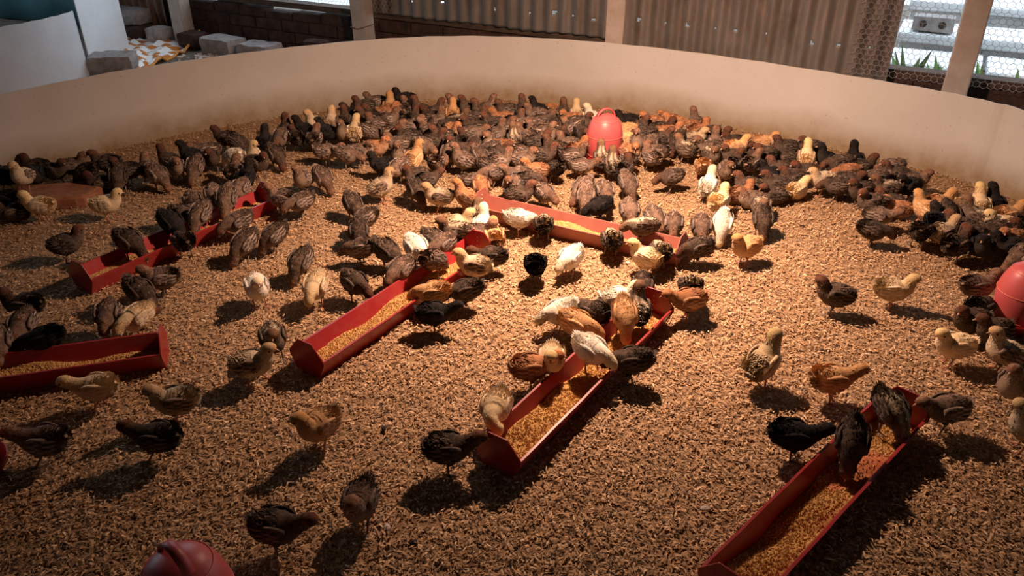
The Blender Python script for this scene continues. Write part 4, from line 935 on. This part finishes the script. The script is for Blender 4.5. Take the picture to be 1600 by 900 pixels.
# ground positions, pushed apart so that nobody stands in a neighbour
CSC = .86
ZC = {'U': .078, 'N': .072, 'P': .078, 'F': .076, 'M': .074, 'S': .036}
st = []
for c in C:
    px, py, a, pose, col, lab, s = c; zc = ZC[pose[0]]*CSC*s+.004
    if (px, py) in ((822, 322), (752, 322)): zc += .03
    x, y = P(px, py, zc); st.append([x, y, R(a), s*CSC])
st = np.array(st); orig = st.copy()
HO = .024; RR = .0315
def heads(k): return st[k, 0]+HO*.6*math.cos(st[k, 2]), st[k, 1]
for it in range(160):
    pts_ = np.concatenate([st[:, :2]+np.c_[np.cos(st[:, 2]), np.sin(st[:, 2])]*(o_*st[:, 3:4]) for o_ in (-.026, .004, .030)])
    n_ = len(st); mv = np.zeros((n_, 2)); 
    dx = pts_[:, None, :]-pts_[None, :, :]; dist = np.hypot(dx[..., 0], dx[..., 1])+1e-9
    own = (np.arange(3*n_) % n_); same = own[:, None] == own[None, :]
    ov = np.clip(2*RR*CSC*1.02-dist, 0, None); ov[same] = 0
    push = (dx/dist[..., None]*ov[..., None]*.22).sum(1)
    for k in range(3): mv += push[k*n_:(k+1)*n_]
    st[:, :2] += mv+(orig[:, :2]-st[:, :2])*.03
    for k in range(n_):
        x, y = st[k, :2]
        for dxr, dyr in DR:
            d_ = math.hypot(x-dxr, y-dyr)
            if d_ < .122: x = dxr+(x-dxr)/d_*.122; y = dyr+(y-dyr)/d_*.122
        fx, fy = math.cos(st[k, 2]), math.sin(st[k, 2])
        for o_ in (-.058, .0, .062):
            qx, qy = inside_push(x+fx*o_, y+fy*o_, .034 if o_ == 0 else .014); x += qx-(x+fx*o_); y += qy-(y+fy*o_)
        st[k, 0], st[k, 1] = x, y
ZOFF = np.zeros(len(st)); NEAR = [False]*len(st)
for k in range(len(st)):
    for (c_, a_, hl) in TRG:
        d_ = Vector((st[k, 0], st[k, 1]))-c_; u_ = d_.x*math.cos(a_)+d_.y*math.sin(a_); v_ = -d_.x*math.sin(a_)+d_.y*math.cos(a_)
        if abs(u_) < hl+.03 and abs(v_) < .088:
            if abs(v_) < .034 and abs(u_) < hl-.03:
                v2 = max(-.012, min(.012, v_)); ZOFF[k] = .024
            elif abs(u_) > hl-.01: u2 = math.copysign(hl+.05, u_); st[k, 0] += (u2-u_)*math.cos(a_); st[k, 1] += (u2-u_)*math.sin(a_); v2 = v_
            else: v2 = math.copysign(.082, v_)
            st[k, 0] += -(v2-v_)*math.sin(a_); st[k, 1] += (v2-v_)*math.cos(a_)
        if abs(u_) < hl+.05 and abs(v_) < .19 and ZOFF[k] == 0: NEAR[k] = True
    sx = (st[k, 0]-SLAB[0])*math.cos(R(12))+(st[k, 1]-SLAB[1])*math.sin(R(12)); sy = -(st[k, 0]-SLAB[0])*math.sin(R(12))+(st[k, 1]-SLAB[1])*math.cos(R(12))
    if abs(sx) < .16 and abs(sy) < .10:
        if sy < -.03: st[k, 1] -= (.125+sy)
        else: ZOFF[k] = .043

WORDC = {'w': 'white', 'y': 'pale yellow', 'o': 'orange buff', 'r': 'chestnut brown', 'g': 'grey brown', 'd': 'dark brown rusty-headed', 'k': 'black', 's': 'dark stripe-backed', 'c': 'pied cream and brown'}
WORDP = {'N': 'standing', 'U': 'upright', 'P': 'pecking', 'F': 'stooping', 'M': 'neck-stretched', 'S': 'sitting'}
def zone(x, y):
    if x < 210: return 'at far left by the slab'
    if x < 440 and y < 280: return 'along the left fence'
    if x < 440: return 'at the rear left trough'
    if x < 560 and y < 262: return 'along the fence left of the flock'
    if x < 700 and y < 198: return 'at the back fence, flock left'
    if x < 620 and y < 400: return 'in front of the flock left'
    if x < 700 and y < 320: return 'in the flock left part'
    if x < 930 and y < 182: return 'touching fence left of drinker'
    if x < 930 and y < 212: return 'second rows left of drinker'
    if x < 930 and y < 232: return 'middle rows left of drinker'
    if x < 930 and y < 262: return 'level with the back drinker foot'
    if x < 960 and y < 332: return 'just behind the back trough'
    if x < 1150 and y < 212: return 'along fence right of drinker'
    if x < 1150 and y < 275: return 'in flock right of drinker'
    if x < 830 and y < 500: return 'around the left centre trough'
    if x < 1110 and y < 430: return 'around the back trough'
    if x < 1110: return 'around the centre trough'
    if x < 1275: return 'in the right flock, left end'
    if x < 1435 and y < 345: return 'in the right flock middle'
    if y < 410: return 'in the far right corner flock'
    return 'beside the right drinker'
ORD = ['first', 'second', 'third', 'fourth', 'fifth', 'sixth', 'seventh', 'eighth', 'ninth', 'tenth', 'eleventh', 'twelfth']
bins = {}
for k, c in enumerate(C):
    if not c[5]: bins.setdefault((zone(c[0], c[1]), c[4], c[3][0]), []).append(k)
for (z, col, ps), ks_ in bins.items():
    ks_.sort(key=lambda k: C[k][0])
    for i, k in enumerate(ks_):
        C[k][5] = WORDC[col]+' chick '+WORDP[ps]+' '+z + ((', '+ORD[i]+' such') if len(ks_) > 1 else '')
        if len(ks_) > 1 and len(C[k][5].split()) < 15: C[k][5] += ' from left'

def add_chick(k):
    px, py, a, pose, col, lab, s = C[k]; key = pose[0]
    if key == 'P' and NEAR[k]: key = 'F'
    turn = 0
    if 'L' in pose[1:]: turn = 50
    elif 'R' in pose[1:]: turn = -50
    elif key in 'UN': turn = (0, 0, 30, -30, 50, -50)[k % 6] if lab and ('such' in lab or 'flock' in lab) else (0, 14, -14)[k % 3]
    elif key == 'S': turn = (0, 40, -40)[k % 3]
    pm = get_pose(key, turn); z = ZOFF[k]+.005
    e = empty('chick', (st[k, 0], st[k, 1], z), st[k, 2]+random.uniform(-.06, .06)); e.scale = (st[k, 3]*random.uniform(.97, 1.03),)*3
    tag(e, lab, 'chick', 'chicks in the brooder ring')
    def part(name, me, mats):
        o = bpy.data.objects.new(name, me); COL.objects.link(o); o.parent = e
        for i, mt in enumerate(mats): o.material_slots[i].link = 'OBJECT'; o.material_slots[i].material = mt
        return o
    bm, wm = BM[col]
    part('body', pm['body'], [bm])
    for wg in pm['wings']: part('wing', wg, [wm])
    part('tail', pm['tail'], [wm]); part('beak', pm['beak'], [M_BEAK])
    if py > 225:
        for ey in pm['eyes']: part('eye', ey, [M_EYE])
    lg = LEGS['S'] if key == 'S' else LEGS['walk'] if 'w' in pose else LEGS['N']
    for l_ in lg: part('leg', l_, [bm, M_LEGS if col in 'wyorc' else M_LEGG])
for k in range(len(C)): add_chick(k)
print('chicks', len(C))

# ------------------------------------------------------------------ brooder lamp, hung above the frame
ld = bpy.data.lights.new('lamp_light', 'SPOT'); ld.spot_size = R(177); ld.spot_blend = 1; ld.energy = LAMP_W; ld.color = LAMP_COL; ld.shadow_soft_size = .022
le = empty('brooder_lamp', (LAMP_POS[0], LAMP_POS[1], LAMP_POS[2])); tag(le, 'brooder bulb hanging above the middle of the ring', 'lamp')
lo = bpy.data.objects.new('bulb_light', ld); COL.objects.link(lo); lo.parent = le; lo.rotation_euler = Vector(LAMP_AIM).to_track_quat('-Z', 'Y').to_euler()
m = MB(); m.lathe([(.022, .07), (.05, .062), (.09, .035), (.125, .004), (.127, .006), (.09, .040), (.05, .067), (.022, .076)], 32); sh_ = m.build('reflector_shade', M_IRON, le, True); sh_.rotation_euler = lo.rotation_euler
m = MB(); m.tube([(0, 0, .05), (0, 0, .12)], .02, 12); m.build('socket', M_BEAM, le)
m = MB(); m.tube([(0, 0, .12), (0, 0, CH-LAMP_POS[2])], .003, 6); m.build('cord', M_BEAM, le)
